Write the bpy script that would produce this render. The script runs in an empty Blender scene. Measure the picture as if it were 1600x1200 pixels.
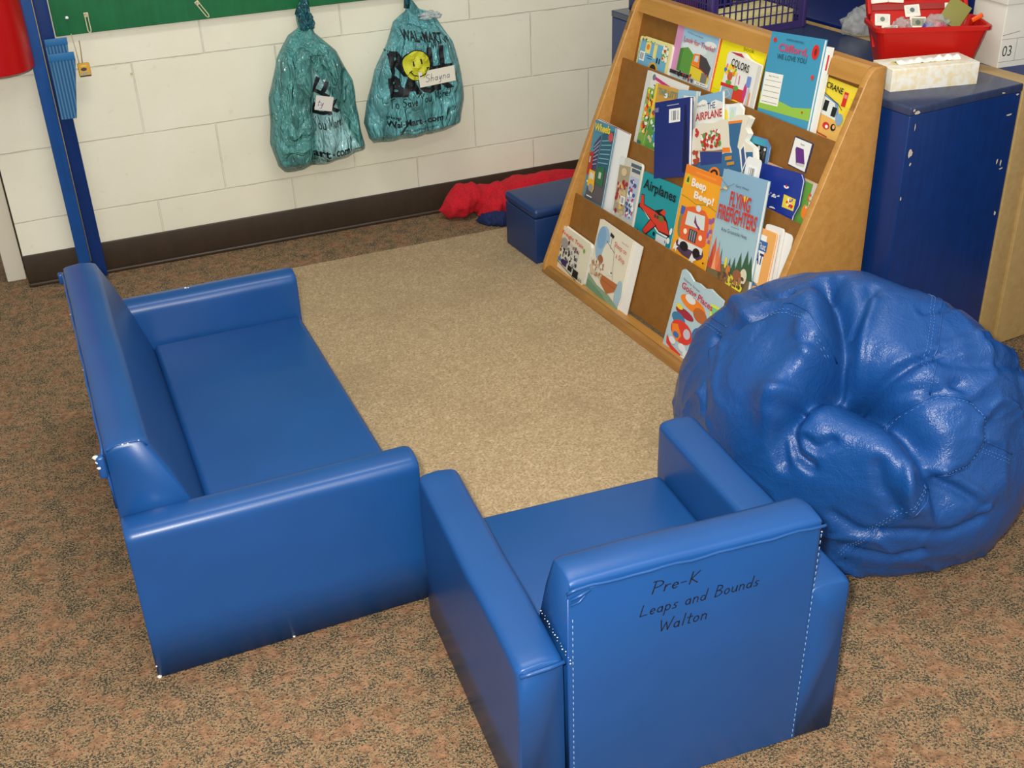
import bpy, bmesh, math, random
from mathutils import Vector, Matrix, noise
from mathutils.bvhtree import BVHTree
PI = math.pi
SC = bpy.context.scene
COL = SC.collection

# ------------------------------------------------------------------ camera
cam_d = bpy.data.cameras.new('camera'); cam = bpy.data.objects.new('camera', cam_d); COL.objects.link(cam)
YAW, PITCH, ROLL = 0.382036614, 0.518362095, -0.0380245851
_f = Vector((math.sin(YAW)*math.cos(PITCH), math.cos(YAW)*math.cos(PITCH), -math.sin(PITCH)))
_r0 = Vector((math.cos(YAW), -math.sin(YAW), 0)); _u0 = _r0.cross(_f)
_r = math.cos(ROLL)*_r0 + math.sin(ROLL)*_u0; _u = -math.sin(ROLL)*_r0 + math.cos(ROLL)*_u0
CAM = Vector((-0.474388432, -3.43637820, 1.39680666))
M = Matrix(((_r.x, _u.x, -_f.x, CAM.x), (_r.y, _u.y, -_f.y, CAM.y), (_r.z, _u.z, -_f.z, CAM.z), (0, 0, 0, 1)))
cam.matrix_world = M
cam_d.sensor_width = 36; cam_d.lens = 1819.28894/1600*36; cam_d.clip_start = 0.05
SC.camera = cam

# ------------------------------------------------------------------ world, lights, exposure
SC.view_settings.view_transform = 'Standard'; SC.view_settings.look = 'None'
SC.view_settings.gamma = 1; SC.view_settings.use_curve_mapping = False
SC.view_settings.exposure = 0.30
world = bpy.data.worlds.new('world'); SC.world = world; world.use_nodes = True
world.node_tree.nodes['Background'].inputs[0].default_value = (0.90, 0.93, 1.0, 1)
world.node_tree.nodes['Background'].inputs[1].default_value = 0.45

def area(name, loc, size, size_y, power, color=(1, 1, 1), target=None):
    l = bpy.data.lights.new(name, 'AREA'); l.shape = 'RECTANGLE'; l.size = size; l.size_y = size_y
    l.energy = power; l.color = color
    o = bpy.data.objects.new(name, l); COL.objects.link(o); o.location = loc
    if target is not None:
        o.rotation_euler = (Vector(target)-Vector(loc)).to_track_quat('-Z', 'Y').to_euler()
    return o
area('ceiling_light', (0.2, -1.35, 2.7), 1.2, 0.3, 16, (1.0, 0.97, 0.86))
area('ceiling_light', (0.3, -3.6, 2.7), 1.2, 0.3, 16, (1.0, 0.97, 0.86))
# the flash of the camera that took the picture
fl = bpy.data.lights.new('camera_flash', 'SPOT'); fl.energy = 170; fl.color = (1.0, 0.95, 0.86); fl.shadow_soft_size = 0.022
fl.spot_size = math.radians(95); fl.spot_blend = 0.6
flo = bpy.data.objects.new('camera_flash', fl); COL.objects.link(flo)
flo.matrix_world = M.copy(); flo.location = CAM + _u*0.045 - _r*0.05 - _f*0.0

# ------------------------------------------------------------------ materials
def lin(c):
    return tuple(((x/255)/12.92 if x/255 <= .04045 else ((x/255+.055)/1.055)**2.4) for x in c)
_mats = {}
def flat(rgb, rough=.55, spec=.4):
    key = (tuple(rgb), rough, spec)
    if key in _mats: return _mats[key]
    m = bpy.data.materials.new('paint_%d_%d_%d' % tuple(rgb)); m.use_nodes = True
    b = m.node_tree.nodes['Principled BSDF']; b.inputs['Base Color'].default_value = (*lin(rgb), 1)
    b.inputs['Roughness'].default_value = rough; b.inputs['Specular IOR Level'].default_value = spec
    _mats[key] = m; return m
class NT:
    def __init__(s, name):
        s.m = bpy.data.materials.new(name); s.m.use_nodes = True; s.t = s.m.node_tree; s.n = s.t.nodes
        s.b = s.n['Principled BSDF']
    def new(s, typ, **kw):
        nd = s.n.new(typ)
        for k, v in kw.items(): setattr(nd, k, v)
        return nd
    def link(s, a, b): s.t.links.new(a, b)
    def coord(s, scale=(1, 1, 1), rot=(0, 0, 0)):
        c = s.new('ShaderNodeTexCoord'); mp = s.new('ShaderNodeMapping'); mp.inputs['Scale'].default_value = scale
        mp.inputs['Rotation'].default_value = rot
        s.link(c.outputs['Object'], mp.inputs['Vector']); return mp.outputs['Vector']
    def noise(s, vec, scale, detail=4, rough=.5, dist=0):
        n = s.new('ShaderNodeTexNoise'); n.inputs['Scale'].default_value = scale; n.inputs['Detail'].default_value = detail
        n.inputs['Roughness'].default_value = rough; n.inputs['Distortion'].default_value = dist
        s.link(vec, n.inputs['Vector']); return n.outputs['Fac']
    def ramp(s, fac, stops, interp='LINEAR'):
        r = s.new('ShaderNodeValToRGB'); r.color_ramp.interpolation = interp
        e = r.color_ramp.elements
        while len(e) < len(stops): e.new(.5)
        for el, (p, c) in zip(e, stops):
            el.position = p; el.color = (*(lin(c) if max(c) > 1.01 else c), 1)
        s.link(fac, r.inputs['Fac']); return r.outputs['Color']
    def mix(s, fac, a, b, typ='MIX'):
        m = s.new('ShaderNodeMix', data_type='RGBA', blend_type=typ)
        if isinstance(fac, (int, float)): m.inputs[0].default_value = fac
        else: s.link(fac, m.inputs[0])
        for i, x in ((6, a), (7, b)):
            if isinstance(x, tuple): m.inputs[i].default_value = (*x, 1)
            else: s.link(x, m.inputs[i])
        return m.outputs[2]
    def math(s, op, a, b=None):
        m = s.new('ShaderNodeMath', operation=op)
        for i, x in enumerate((a, b)):
            if x is None: continue
            if isinstance(x, (int, float)): m.inputs[i].default_value = x
            else: s.link(x, m.inputs[i])
        return m.outputs[0]
    def bump(s, h, strength, dist):
        b = s.new('ShaderNodeBump'); b.inputs['Strength'].default_value = strength; b.inputs['Distance'].default_value = dist
        s.link(h, b.inputs['Height']); s.link(b.outputs['Normal'], s.b.inputs['Normal'])
    def base(s, c): s.link(c, s.b.inputs['Base Color'])
    def set(s, **kw):
        for k, v in kw.items(): s.b.inputs[k.replace('_', ' ')].default_value = v

def mat_vinyl(name, rgb, rough=.36, wr=0):
    t = NT(name); v = t.coord()
    n = t.noise(v, 7, 3); c = t.mix(n, lin(tuple(x*.93 for x in rgb)), lin(tuple(min(255, x*1.06) for x in rgb)))
    t.base(c); t.set(Roughness=rough)
    g = t.noise(v, 420, 2)
    h = t.math('MULTIPLY', g, .25)
    if wr:
        w = t.noise(t.coord((1, 1, 1)), 22, 5, .6, 1.2); w2 = t.noise(t.coord((1, 1, .4)), 110, 3, .6, 2.0); h = t.math('ADD', t.math('ADD', h, t.math('MULTIPLY', w, wr)), t.math('MULTIPLY', w2, .35))
        t.bump(h, .6, .0045)
    else:
        t.bump(h, .35, .0008)
    return t.m
VINYL = mat_vinyl('blue_vinyl', (22, 72, 132), .36)
BAGV = mat_vinyl('glossy_blue_vinyl', (22, 72, 136), .31, 1.0)
OTTO = mat_vinyl('navy_vinyl', (18, 50, 98), .42)

def mat_carpet():
    t = NT('brown_fleck_carpet'); v = t.coord((1, 1, 1)); 
    big = t.noise(v, 22, 4, .6); fine = t.noise(v, 205, 2, .7); fine2 = t.noise(t.coord((1.0, 1.0, 1), (0, 0, .6)), 300, 2, .7)
    base = t.ramp(t.noise(v, 60, 3, .6), [(.35, (118, 90, 66)), (.62, (158, 120, 90))])
    fl = t.math('ADD', fine, t.math('MULTIPLY', t.math('SUBTRACT', big, .5), .62))
    dark = t.ramp(fl, [(.515, (0, 0, 0)), (.56, (1., 1., 1.))])
    c = t.mix(dark, base, lin((70, 60, 52)))
    g = t.ramp(fine2, [(.53, (0, 0, 0)), (.58, (1., 1., 1.))])
    gg = t.mix(t.math('MULTIPLY', g, t.math('GREATER_THAN', big, .44)), c, lin((146, 136, 102)))
    t.base(gg); t.set(Roughness=.95); t.b.inputs['Specular IOR Level'].default_value = .1
    t.bump(fine, .8, .006); return t.m
def mat_rug():
    t = NT('beige_cut_pile'); v = t.coord()
    fine = t.noise(v, 200, 3, .75); mid = t.noise(v, 55, 4, .6); big = t.noise(v, 4, 4, .6)
    c = t.ramp(fine, [(.30, (132, 110, 82)), (.5, (184, 160, 125)), (.72, (216, 194, 158))])
    c = t.mix(t.ramp(mid, [(.35, (.0, .0, .0)), (.65, (.5, .5, .5))]), c, lin((160, 137, 103)))
    c = t.mix(t.ramp(big, [(.5, (0, 0, 0)), (.75, (.35, .35, .35))]), c, lin((138, 116, 90)))
    sp = t.new('ShaderNodeTexVoronoi'); sp.inputs['Scale'].default_value = 2.3; t.link(v, sp.inputs['Vector'])
    c = t.mix(t.ramp(t.math('ADD', sp.outputs['Distance'], t.math('MULTIPLY', mid, .05)), [(.035, (.55, .55, .55)), (.06, (0, 0, 0))]), c, lin((96, 80, 62)))
    t.base(c); t.set(Roughness=1); t.b.inputs['Specular IOR Level'].default_value = .05
    t.bump(fine, .7, .004); return t.m
def mat_block():
    t = NT('painted_block'); c = t.new('ShaderNodeTexCoord'); s = t.new('ShaderNodeSeparateXYZ'); t.link(c.outputs['Object'], s.inputs[0])
    cb = t.new('ShaderNodeCombineXYZ'); wob = t.math('MULTIPLY', t.math('SUBTRACT', t.noise(c.outputs['Object'], 9, 3), .5), .006)
    t.link(t.math('ADD', s.outputs[0], 4.0640), cb.inputs[0])
    t.link(t.math('ADD', t.math('ADD', s.outputs[2], -.1926+.2032*1), wob), cb.inputs[1])
    b = t.new('ShaderNodeTexBrick'); b.inputs['Scale'].default_value = 1; b.inputs['Brick Width'].default_value = .4064
    b.inputs['Row Height'].default_value = .2032; b.inputs['Mortar Size'].default_value = .0028; b.inputs['Mortar Smooth'].default_value = .5
    b.offset = .5; b.offset_frequency = 2; b.squash = 1; b.inputs['Bias'].default_value = 0
    t.link(cb.outputs[0], b.inputs['Vector'])
    g = t.noise(c.outputs['Object'], 95, 5, .65); g2 = t.noise(c.outputs['Object'], 5, 3)
    col = t.mix(t.ramp(g2, [(.3, (0, 0, 0)), (.7, (1., 1., 1.))]), lin((226, 222, 200)), lin((234, 230, 210)))
    dirt = t.ramp(t.noise(c.outputs['Object'], 30, 4, .7), [(.62, (0, 0, 0)), (.72, (.25, .25, .25))])
    col = t.mix(dirt, col, lin((186, 178, 160)))
    crack = t.ramp(t.noise(c.outputs['Object'], 6, 5, .7), [(.45, (.08, .08, .08)), (.62, (.85, .85, .85))])
    col = t.mix(t.math('MULTIPLY', b.outputs['Fac'], crack), col, lin((204, 196, 176)))
    t.base(col); t.set(Roughness=.42)
    h = t.math('SUBTRACT', t.math('MULTIPLY', g, .22), b.outputs['Fac']); t.bump(h, .6, .0045); return t.m
def mat_wood(name, a, b, rough=.4, scale=(3, 22, 22)):
    t = NT(name); v = t.coord(scale); n = t.noise(v, 2.2, 5, .6, .6); f = t.noise(t.coord(), 300, 2)
    t.base(t.mix(t.math('MULTIPLY', f, .25), t.ramp(n, [(.3, a), (.7, b)]), lin(tuple(x*.6 for x in a)))); t.set(Roughness=rough)
    t.bump(n, .1, .001); return t.m
def mat_paint(name, rgb, rough=.35, chips=True):
    t = NT(name); v = t.coord(); n = t.noise(v, 26, 4); st = t.noise(t.coord((30, 30, 2)), 3, 3)
    c = t.ramp(t.math('ADD', t.math('MULTIPLY', n, .5), t.math('MULTIPLY', st, .5)), [(.35, tuple(x*.88 for x in rgb)), (.65, rgb)])
    if chips:
        c = t.mix(t.ramp(t.noise(t.coord(), 34, 5, .8), [(.735, (0, 0, 0)), (.75, (1., 1., 1.))]), c, lin((190, 176, 150)))
    t.base(c); t.set(Roughness=rough); t.bump(st, .12, .002); return t.m
CARPET, RUG, BLOCK = mat_carpet(), mat_rug(), mat_block()
WOOD = mat_wood('golden_plywood', (184, 130, 62), (202, 148, 76), .35)
WOODD = mat_wood('ply_edge', (140, 96, 44), (168, 120, 58), .45)
MASON = mat_wood('brown_hardboard', (132, 86, 30), (148, 98, 38), .5, (20, 20, 20))
TAN = mat_wood('tan_wood', (176, 146, 92), (192, 160, 104), .45)
BLUEP = mat_paint('blue_enamel', (14, 50, 112), .32)
BLUET = mat_paint('blue_enamel_sheen_top', (56, 68, 98), .26, False)  # greyer, lighter blue: sheen of the ceiling light put into the top's colour
BLUED = mat_paint('dark_blue_enamel', (10, 34, 98), .4, False)
POLEB = mat_paint('blue_post_enamel', (22, 78, 148), .35)
BOARDG = mat_paint('green_board_enamel', (24, 112, 66), .4, False)
BASEB = mat_paint('dark_brown_rubber', (58, 44, 30), .45, False)
WHITEP = flat((226, 222, 208), .6); INK = flat((18, 18, 24), .6); PAPER = flat((238, 236, 226), .7)

# ------------------------------------------------------------------ builders
def link(name, mesh, mats=(), parent=None):
    o = bpy.data.objects.new(name, mesh); COL.objects.link(o)
    for m in mats: mesh.materials.append(m)
    if parent: o.parent = parent
    return o
def empty(name, label, cat, loc=(0, 0, 0), rotz=0, group=None, matrix=None):
    o = bpy.data.objects.new(name, None); COL.objects.link(o); o.empty_display_size = .05
    if matrix is not None: o.matrix_world = matrix
    else: o.location = loc; o.rotation_euler = (0, 0, rotz)
    return tag(o, label, cat, group)
def tag(o, label=None, cat=None, group=None, kind=None):
    if label: o['label'] = label
    if cat: o['category'] = cat
    if group: o['group'] = group
    if kind: o['kind'] = kind
    return o
def smooth(me):
    for p in me.polygons: p.use_smooth = True
def from_bm(name, bm, mats, parent=None, sm=False):
    me = bpy.data.meshes.new(name); bm.normal_update(); bm.to_mesh(me); bm.free()
    if sm: smooth(me)
    return link(name, me, mats, parent)
def bbox(bm, x0, x1, y0, y1, z0, z1, bev=0, seg=3, mi=0):
    b = bmesh.new(); bmesh.ops.create_cube(b, size=1)
    for v in b.verts: v.co = Vector(((x0+x1)/2+v.co.x*(x1-x0), (y0+y1)/2+v.co.y*(y1-y0), (z0+z1)/2+v.co.z*(z1-z0)))
    if bev: bmesh.ops.bevel(b, geom=b.edges[:], offset=bev, segments=seg, affect='EDGES', profile=.5)
    for f in b.faces: f.material_index = mi
    tmp = bpy.data.meshes.new('t'); b.to_mesh(tmp); b.free(); bm.from_mesh(tmp); bpy.data.meshes.remove(tmp)
def box(name, x0, x1, y0, y1, z0, z1, m, parent=None, bev=0, seg=3, sm=None):
    bm = bmesh.new(); bbox(bm, x0, x1, y0, y1, z0, z1, bev, seg)
    return from_bm(name, bm, [m], parent, bool(bev) if sm is None else sm)
def prism(name, pts, axis, lo, hi, m, parent=None, bev=0, seg=3, sm=False):
    """extrude polygon pts (2D) along axis between lo and hi"""
    bm = bmesh.new(); n = len(pts)
    def P(p, t): return (t, p[0], p[1]) if axis == 'x' else (p[0], t, p[1]) if axis == 'y' else (p[0], p[1], t)
    A = [bm.verts.new(P(p, lo)) for p in pts]; B = [bm.verts.new(P(p, hi)) for p in pts]
    bm.faces.new(A[::-1]); bm.faces.new(B)
    for i in range(n): bm.faces.new((A[i], A[(i+1) % n], B[(i+1) % n], B[i]))
    bmesh.ops.recalc_face_normals(bm, faces=bm.faces[:])
    if bev: bmesh.ops.bevel(bm, geom=bm.edges[:], offset=bev, segments=seg, affect='EDGES', profile=.5)
    return from_bm(name, bm, [m], parent, sm or bool(bev))
def tube_bm(bm, pts, r, seg=8, mi=0, closed=False):
    pts = [Vector(p) for p in pts]; n = len(pts); rings = []
    up = Vector((0, 0, 1))
    for i, p in enumerate(pts):
        a = pts[i-1] if (i or closed) else p; b = pts[(i+1) % n] if (i < n-1 or closed) else p
        t = (b-a).normalized() if (b-a).length > 1e-9 else Vector((1, 0, 0))
        s = t.cross(up)
        if s.length < 1e-3: s = t.cross(Vector((1, 0, 0)))
        s.normalize(); w = s.cross(t)
        rr = r[i] if isinstance(r, (list, tuple)) else r
        rings.append([bm.verts.new(p+s*math.cos(k*2*PI/seg)*rr+w*math.sin(k*2*PI/seg)*rr) for k in range(seg)])
    m = n if closed else n-1
    for i in range(m):
        A, B = rings[i], rings[(i+1) % n]
        for k in range(seg):
            f = bm.faces.new((A[k], A[(k+1) % seg], B[(k+1) % seg], B[k])); f.material_index = mi; f.smooth = True
    if not closed:
        bm.faces.new(rings[0][::-1]).material_index = mi; bm.faces.new(rings[-1]).material_index = mi
def tube(name, pts, r, m, parent=None, seg=8, closed=False):
    bm = bmesh.new(); tube_bm(bm, pts, r, seg, 0, closed); bmesh.ops.recalc_face_normals(bm, faces=bm.faces[:])
    return from_bm(name, bm, [m], parent, True)
def add_mod(o, typ, name='m', **kw):
    m = o.modifiers.new(name, typ)
    for k, v in kw.items(): setattr(m, k, v)
    return m

def text_polys(s, shear=0, bold=.0):
    """flat mesh data (verts 2D normalised to w=1,h=1 box, faces)"""
    c = bpy.data.curves.new('t', 'FONT'); c.body = s; c.shear = shear; c.offset = bold; c.resolution_u = 3; c.fill_mode = 'FRONT'
    o = bpy.data.objects.new('t', c); COL.objects.link(o)
    dg = bpy.context.evaluated_depsgraph_get(); me = bpy.data.meshes.new_from_object(o.evaluated_get(dg))
    V = [v.co.copy() for v in me.vertices]; F = [tuple(p.vertices) for p in me.polygons]
    COL.objects.unlink(o); bpy.data.objects.remove(o); bpy.data.curves.remove(c); bpy.data.meshes.remove(me)
    x0 = min(v.x for v in V); x1 = max(v.x for v in V); y0 = min(v.y for v in V); y1 = max(v.y for v in V)
    return [((v.x-x0)/(x1-x0), (v.y-y0)/(y1-y0)) for v in V], F

# stroke handwriting: letters as polylines in a box, x advance, y 0 baseline, 1 cap height, .5 x-height
def arc(cx, cy, rx, ry, a0, a1, n=8):
    return [(cx+rx*math.cos(math.radians(a0+(a1-a0)*i/n)), cy+ry*math.sin(math.radians(a0+(a1-a0)*i/n))) for i in range(n+1)]
HW = {
 'P': (.62, [[(.1, 0), (.14, 1)], [(0, .98)]+arc(.2, .73, .38, .26, 95, -95)]),
 'B': (.62, [[(.1, 0), (.12, 1)], [(.12, 1)]+arc(.15, .76, .32, .23, 85, -90)+arc(.15, .27, .38, .26, 90, -90)+[(.1, 0)]]),
 'K': (.62, [[(.1, 0), (.12, 1)], [(.52, .95), (.13, .42), (.55, 0)]]),
 'L': (.6, [[(.12, 1), (.06, .05), (.52, .08)]]),
 'W': (.85, [[(0, .95), (.2, 0), (.4, .7), (.58, 0), (.82, 1)]]),
 'S': (.6, [arc(.3, .75, .22, .22, 40, 250)+arc(.28, .26, .22, .26, 80, -150)]),
 'T': (.6, [[(.0, .95), (.62, 1.0)], [(.32, .98), (.26, 0)]]),
 'Y': (.6, [[(.05, 1), (.28, .5), (.55, 1)], [(.3, .5), (.18, -.1)]]),
 'M': (.8, [[(.05, 0), (.12, 1), (.38, .2), (.66, 1), (.74, 0)]]),
 'r': (.36, [[(.06, .5), (.06, 0)], [(.06, .3), (.18, .48), (.34, .46)]]),
 'e': (.42, [[(.04, .24), (.34, .28)]+arc(.2, .25, .15, .24, 10, 320)]),
 'a': (.46, [arc(.2, .24, .16, .23, 40, 400)+[(.34, .48), (.38, 0)]]),
 'p': (.46, [[(.06, .5), (.04, -.4)], arc(.2, .25, .17, .24, 150, -170)]),
 's': (.36, [[(.3, .46), (.12, .44), (.08, .32), (.26, .18), (.24, .03), (.02, .02)]]),
 'n': (.44, [[(.05, .5), (.05, 0)], [(.05, .35), (.2, .5), (.34, .4), (.36, 0)]]),
 'd': (.48, [arc(.2, .23, .16, .22, 40, 360), [(.4, .98), (.38, 0)]]),
 'o': (.44, [arc(.2, .25, .17, .24, 90, 450)]),
 'u': (.46, [[(.04, .5), (.06, .1), (.2, 0), (.34, .12), (.37, .5), (.39, 0)]]),
 'l': (.24, [[(.12, 1), (.1, 0)]]), 't': (.36, [[(.18, .85), (.15, .05), (.28, .02)], [(0, .55), (.34, .58)]]),
 'h': (.46, [[(.08, 1), (.05, 0)], [(.05, .3), (.2, .5), (.34, .4), (.35, 0)]]),
 'y': (.44, [[(.04, .5), (.08, .15), (.2, .06), (.34, .5)], [(.34, .5), (.28, -.3), (.08, -.38)]]),
 'v': (.4, [[(.02, .5), (.18, 0), (.36, .52)]]), '!': (.24, [[(.14, 1), (.1, .3)], [(.08, .06), (.1, 0)]]),
 '-': (.36, [[(.02, .32), (.28, .34)]]), ' ': (.34, []), ',': (.2, [[(.1, .05), (.04, -.15)]]),
}
def hand_polys(s, th=.045):
    V, F = [], []; x = 0
    for ch in s:
        adv, st = HW.get(ch, (.4, []))
        for pl in st:
            pl = [(x+p[0]+.18*p[1], p[1]) for p in pl]
            for i in range(len(pl)-1):
                a, b = Vector(pl[i]), Vector(pl[i+1]); d = b-a
                if d.length < 1e-6: continue
                d.normalize(); n = Vector((-d.y, d.x))*th/2; a2 = a-d*th*.4; b2 = b+d*th*.4
                k = len(V); V += [tuple(a2+n), tuple(a2-n), tuple(b2-n), tuple(b2+n)]; F.append((k, k+1, k+2, k+3))
        x += adv+.08
    return [(v[0]/x, v[1]) for v in V], F      # x normalised to total width, y kept in cap heights

class Flat:
    """collects coloured flat shapes in a local XY plane (unit box mapped by w,h), thin layers in Z"""
    def __init__(s, w, h, z=0, lay=.00012): s.w, s.h, s.z, s.lay = w, h, z, lay; s.V, s.F, s.I, s.M, s.k = [], [], [], [], 0
    def mi(s, c):
        m = flat(c) if isinstance(c, tuple) else c
        if m not in s.M: s.M.append(m)
        return s.M.index(m)
    def poly(s, c, pts):
        """pts (u, v) with v measured DOWN from the top"""
        s.k += 1; z = s.z+s.lay*s.k; b = len(s.V)
        s.V += [(u*s.w, s.h*(1-v), z) for u, v in pts]; s.F.append(tuple(range(b, b+len(pts)))); s.I.append(s.mi(c)); return s
    def rect(s, c, u0, v0, u1, v1): return s.poly(c, [(u0, v1), (u1, v1), (u1, v0), (u0, v0)])
    def ell(s, c, cu, cv, ru, rv, n=16, a0=0, a1=360, rot=0):
        pts = []
        for i in range(n+(a1-a0 < 360)):
            a = math.radians(a0+(a1-a0)*i/n); x, y = ru*math.cos(a), rv*math.sin(a)
            r = math.radians(rot); k = s.h/s.w
            pts.append((cu+x*math.cos(r)-y*k*math.sin(r), cv+x/k*math.sin(r)+y*math.cos(r)))
        return s.poly(c, pts)
    def line(s, c, pts, th):
        for (u0, v0), (u1, v1) in zip(pts[:-1], pts[1:]):
            dx, dy = (u1-u0)*s.w, (v1-v0)*s.h; L = math.hypot(dx, dy) or 1; nx, ny = -dy/L*th/2/s.w, dx/L*th/2/s.h
            s.poly(c, [(u0+nx, v0+ny), (u1+nx, v1+ny), (u1-nx, v1-ny), (u0-nx, v0-ny)]); s.k -= 1
        s.k += 1; return s
    def text(s, c, t, u0, v0, u1, v1, shear=0, bold=.0, hand=False, slope=0):
        """text filling the box u0..u1, v0(top)..v1(bottom)"""
        if hand: V, F = hand_polys(t, hand if isinstance(hand, float) else .07)
        else: V, F = text_polys(t, shear, bold)
        s.k += 1; z = s.z+s.lay*s.k; b = len(s.V)
        s.V += [((u0+(u1-u0)*x)*s.w, s.h*(1-(v1+(v0-v1)*y+slope*x)), z) for x, y in V]
        for f in F: s.F.append(tuple(b+i for i in f)); s.I.append(s.mi(c))
        return s
    def scatter(s, cols, u0, v0, u1, v1, n, size, seed=0):
        r = random.Random(seed)
        for i in range(n):
            s.k -= .9
            s.ell(r.choice(cols), r.uniform(u0, u1), r.uniform(v0, v1), size*r.uniform(.5, 1.3)/s.w, size*r.uniform(.5, 1.3)/s.h, 7, rot=r.uniform(0, 90))
        return s
    def bars(s, u0, v0, u1, v1, seed=1):
        s.rect((240, 240, 236), u0, v0, u1, v1); r = random.Random(seed); s.k += 1
        a, b = u0+(u1-u0)*.12, u1-(u1-u0)*.12; n = 13
        for i in range(n):
            if r.random() < .75: s.k -= 1; x = a+(b-a)*i/n; s.rect((40, 40, 44), x, v0+(v1-v0)*.15, x+(b-a)/n*r.uniform(.35, .8), v1-(v1-v0)*.15)
        return s
    def build(s, name, parent, matrix=None, label=None):
        me = bpy.data.meshes.new(name); V = [Vector(v) for v in s.V]
        if matrix is not None: V = [matrix @ v for v in V]
        me.from_pydata([tuple(v) for v in V], [], s.F)
        for m in s.M: me.materials.append(m)
        for p, i in zip(me.polygons, s.I): p.material_index = i
        me.update()
        bm = bmesh.new(); bm.from_mesh(me)
        up = (matrix.to_3x3() @ Vector((0, 0, 1))) if matrix is not None else Vector((0, 0, 1))
        for f in bm.faces:
            if f.normal.dot(up) < 0: f.normal_flip()
        bm.to_mesh(me); bm.free()
        o = bpy.data.objects.new(name, me); COL.objects.link(o); o.parent = parent
        if label: o['label'] = label
        return o

# ------------------------------------------------------------------ room shell
def struct(o): o['kind'] = 'structure'; return o
struct(box('floor', -3.5, 4.5, -6, 2.0, -.05, 0, CARPET))
struct(box('wall_back', -.605, 4.5, 0, .2, 0, 2.75, BLOCK))
struct(box('baseboard_back', -.607, 4.5, -.007, -.0002, 0, .0947, BASEB, bev=.002))
struct(box('trim_1', -.607, 4.5, -.019, -.0072, 0, .012, BASEB, bev=.004))
# doorway beyond the end of the wall: painted frame and door leaf
struct(box('trim_2', -.665, -.612, .055, .16, 0, 2.1, flat((214, 208, 190), .45), bev=.003))
d = struct(box('door_1', -1.6, -.70, .09, .13, 0.008, 2.05, flat((206, 200, 180), .45), bev=.003))
struct(box('wall_left', -3.4, -1.65, .06, .2, 0, 2.75, BLOCK))

rug = box('carpet_remnant', .01, 1.06, -1.98, -.240, .0003, .0035, RUG, bev=.001)
tag(rug, 'large beige cut pile rug lying between the sofa, armchair and book display', 'rug')

# ------------------------------------------------------------------ upholstered furniture
def soft_box(name, x0, x1, y0, y1, z0, z1, parent, r=.012, m=VINYL, puff=.0, seed=0):
    bm = bmesh.new(); bbox(bm, x0, x1, y0, y1, z0, z1, r, 4)
    if puff:
        bmesh.ops.subdivide_edges(bm, edges=[e for e in bm.edges if e.calc_length() > .05], cuts=8, use_grid_fill=True)
        for v in bm.verts:
            p = v.co; n = noise.noise(p*9+Vector((seed, 0, 0)))
            c = Vector(((x0+x1)/2, (y0+y1)/2, (z0+z1)/2)); d = p-c
            v.co += Vector((d.x/(x1-x0), d.y/(y1-y0), 0))*n*puff*.6
    return from_bm(name, bm, [m], parent, True)
def arm_profile(name, x0, x1, dep, h, parent, seed=0, rs=.012):
    """arm panel with softly rounded top, tight square bottom, slight pull at the front top corner"""
    bm = bmesh.new(); prof = []
    prof += [(x0, 0.004), (x0, h*.35), (x0, h*.7), (x0, h-rs*1.4)]
    for i in range(6): a = PI-PI/2*i/5; prof.append((x0+rs+rs*math.cos(a), h-rs+rs*math.sin(a)))
    prof.append(((x0+x1)/2, h+.0025))
    for i in range(6): a = PI/2-PI/2*i/5; prof.append((x1-rs+rs*math.cos(a), h-rs+rs*math.sin(a)))
    prof += [(x1, h-rs*1.4), (x1, h*.7), (x1, h*.35), (x1, 0.004)]
    n = 26; rings = []
    ys = [0, .002, .006, .012]+[.012+(dep-.024)*i/(n-8) for i in range(1, n-8)]+[dep-.012, dep-.006, dep-.002, dep]
    for j, y in enumerate(ys):
        e = min(y, dep-y); k = .0028*max(0, 1-e/.012)**2; ring = []
        for x, z in prof:
            cx = (x0+x1)/2; t = (x-cx)/((x1-x0)/2)
            xx = x-t*k; zz = z-(k if z > h*.9 else 0)
            wob = noise.noise(Vector((x*6+seed, y*7, z*9)))*.0022*(1 if z > .02 else 0)
            ring.append(bm.verts.new((xx+wob*(abs(t)), y, zz+wob*.6*(z > h*.9))))
        rings.append(ring)
    for A, B in zip(rings[:-1], rings[1:]):
        for i in range(len(prof)-1): bm.faces.new((A[i], A[i+1], B[i+1], B[i]))
        bm.faces.new((A[-1], A[0], B[0], B[-1]))
    bm.faces.new(rings[0][::-1]); bm.faces.new(rings[-1]); bmesh.ops.recalc_face_normals(bm, faces=bm.faces[:])
    o = from_bm(name, bm, [VINYL], parent, True)
    return o
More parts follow.
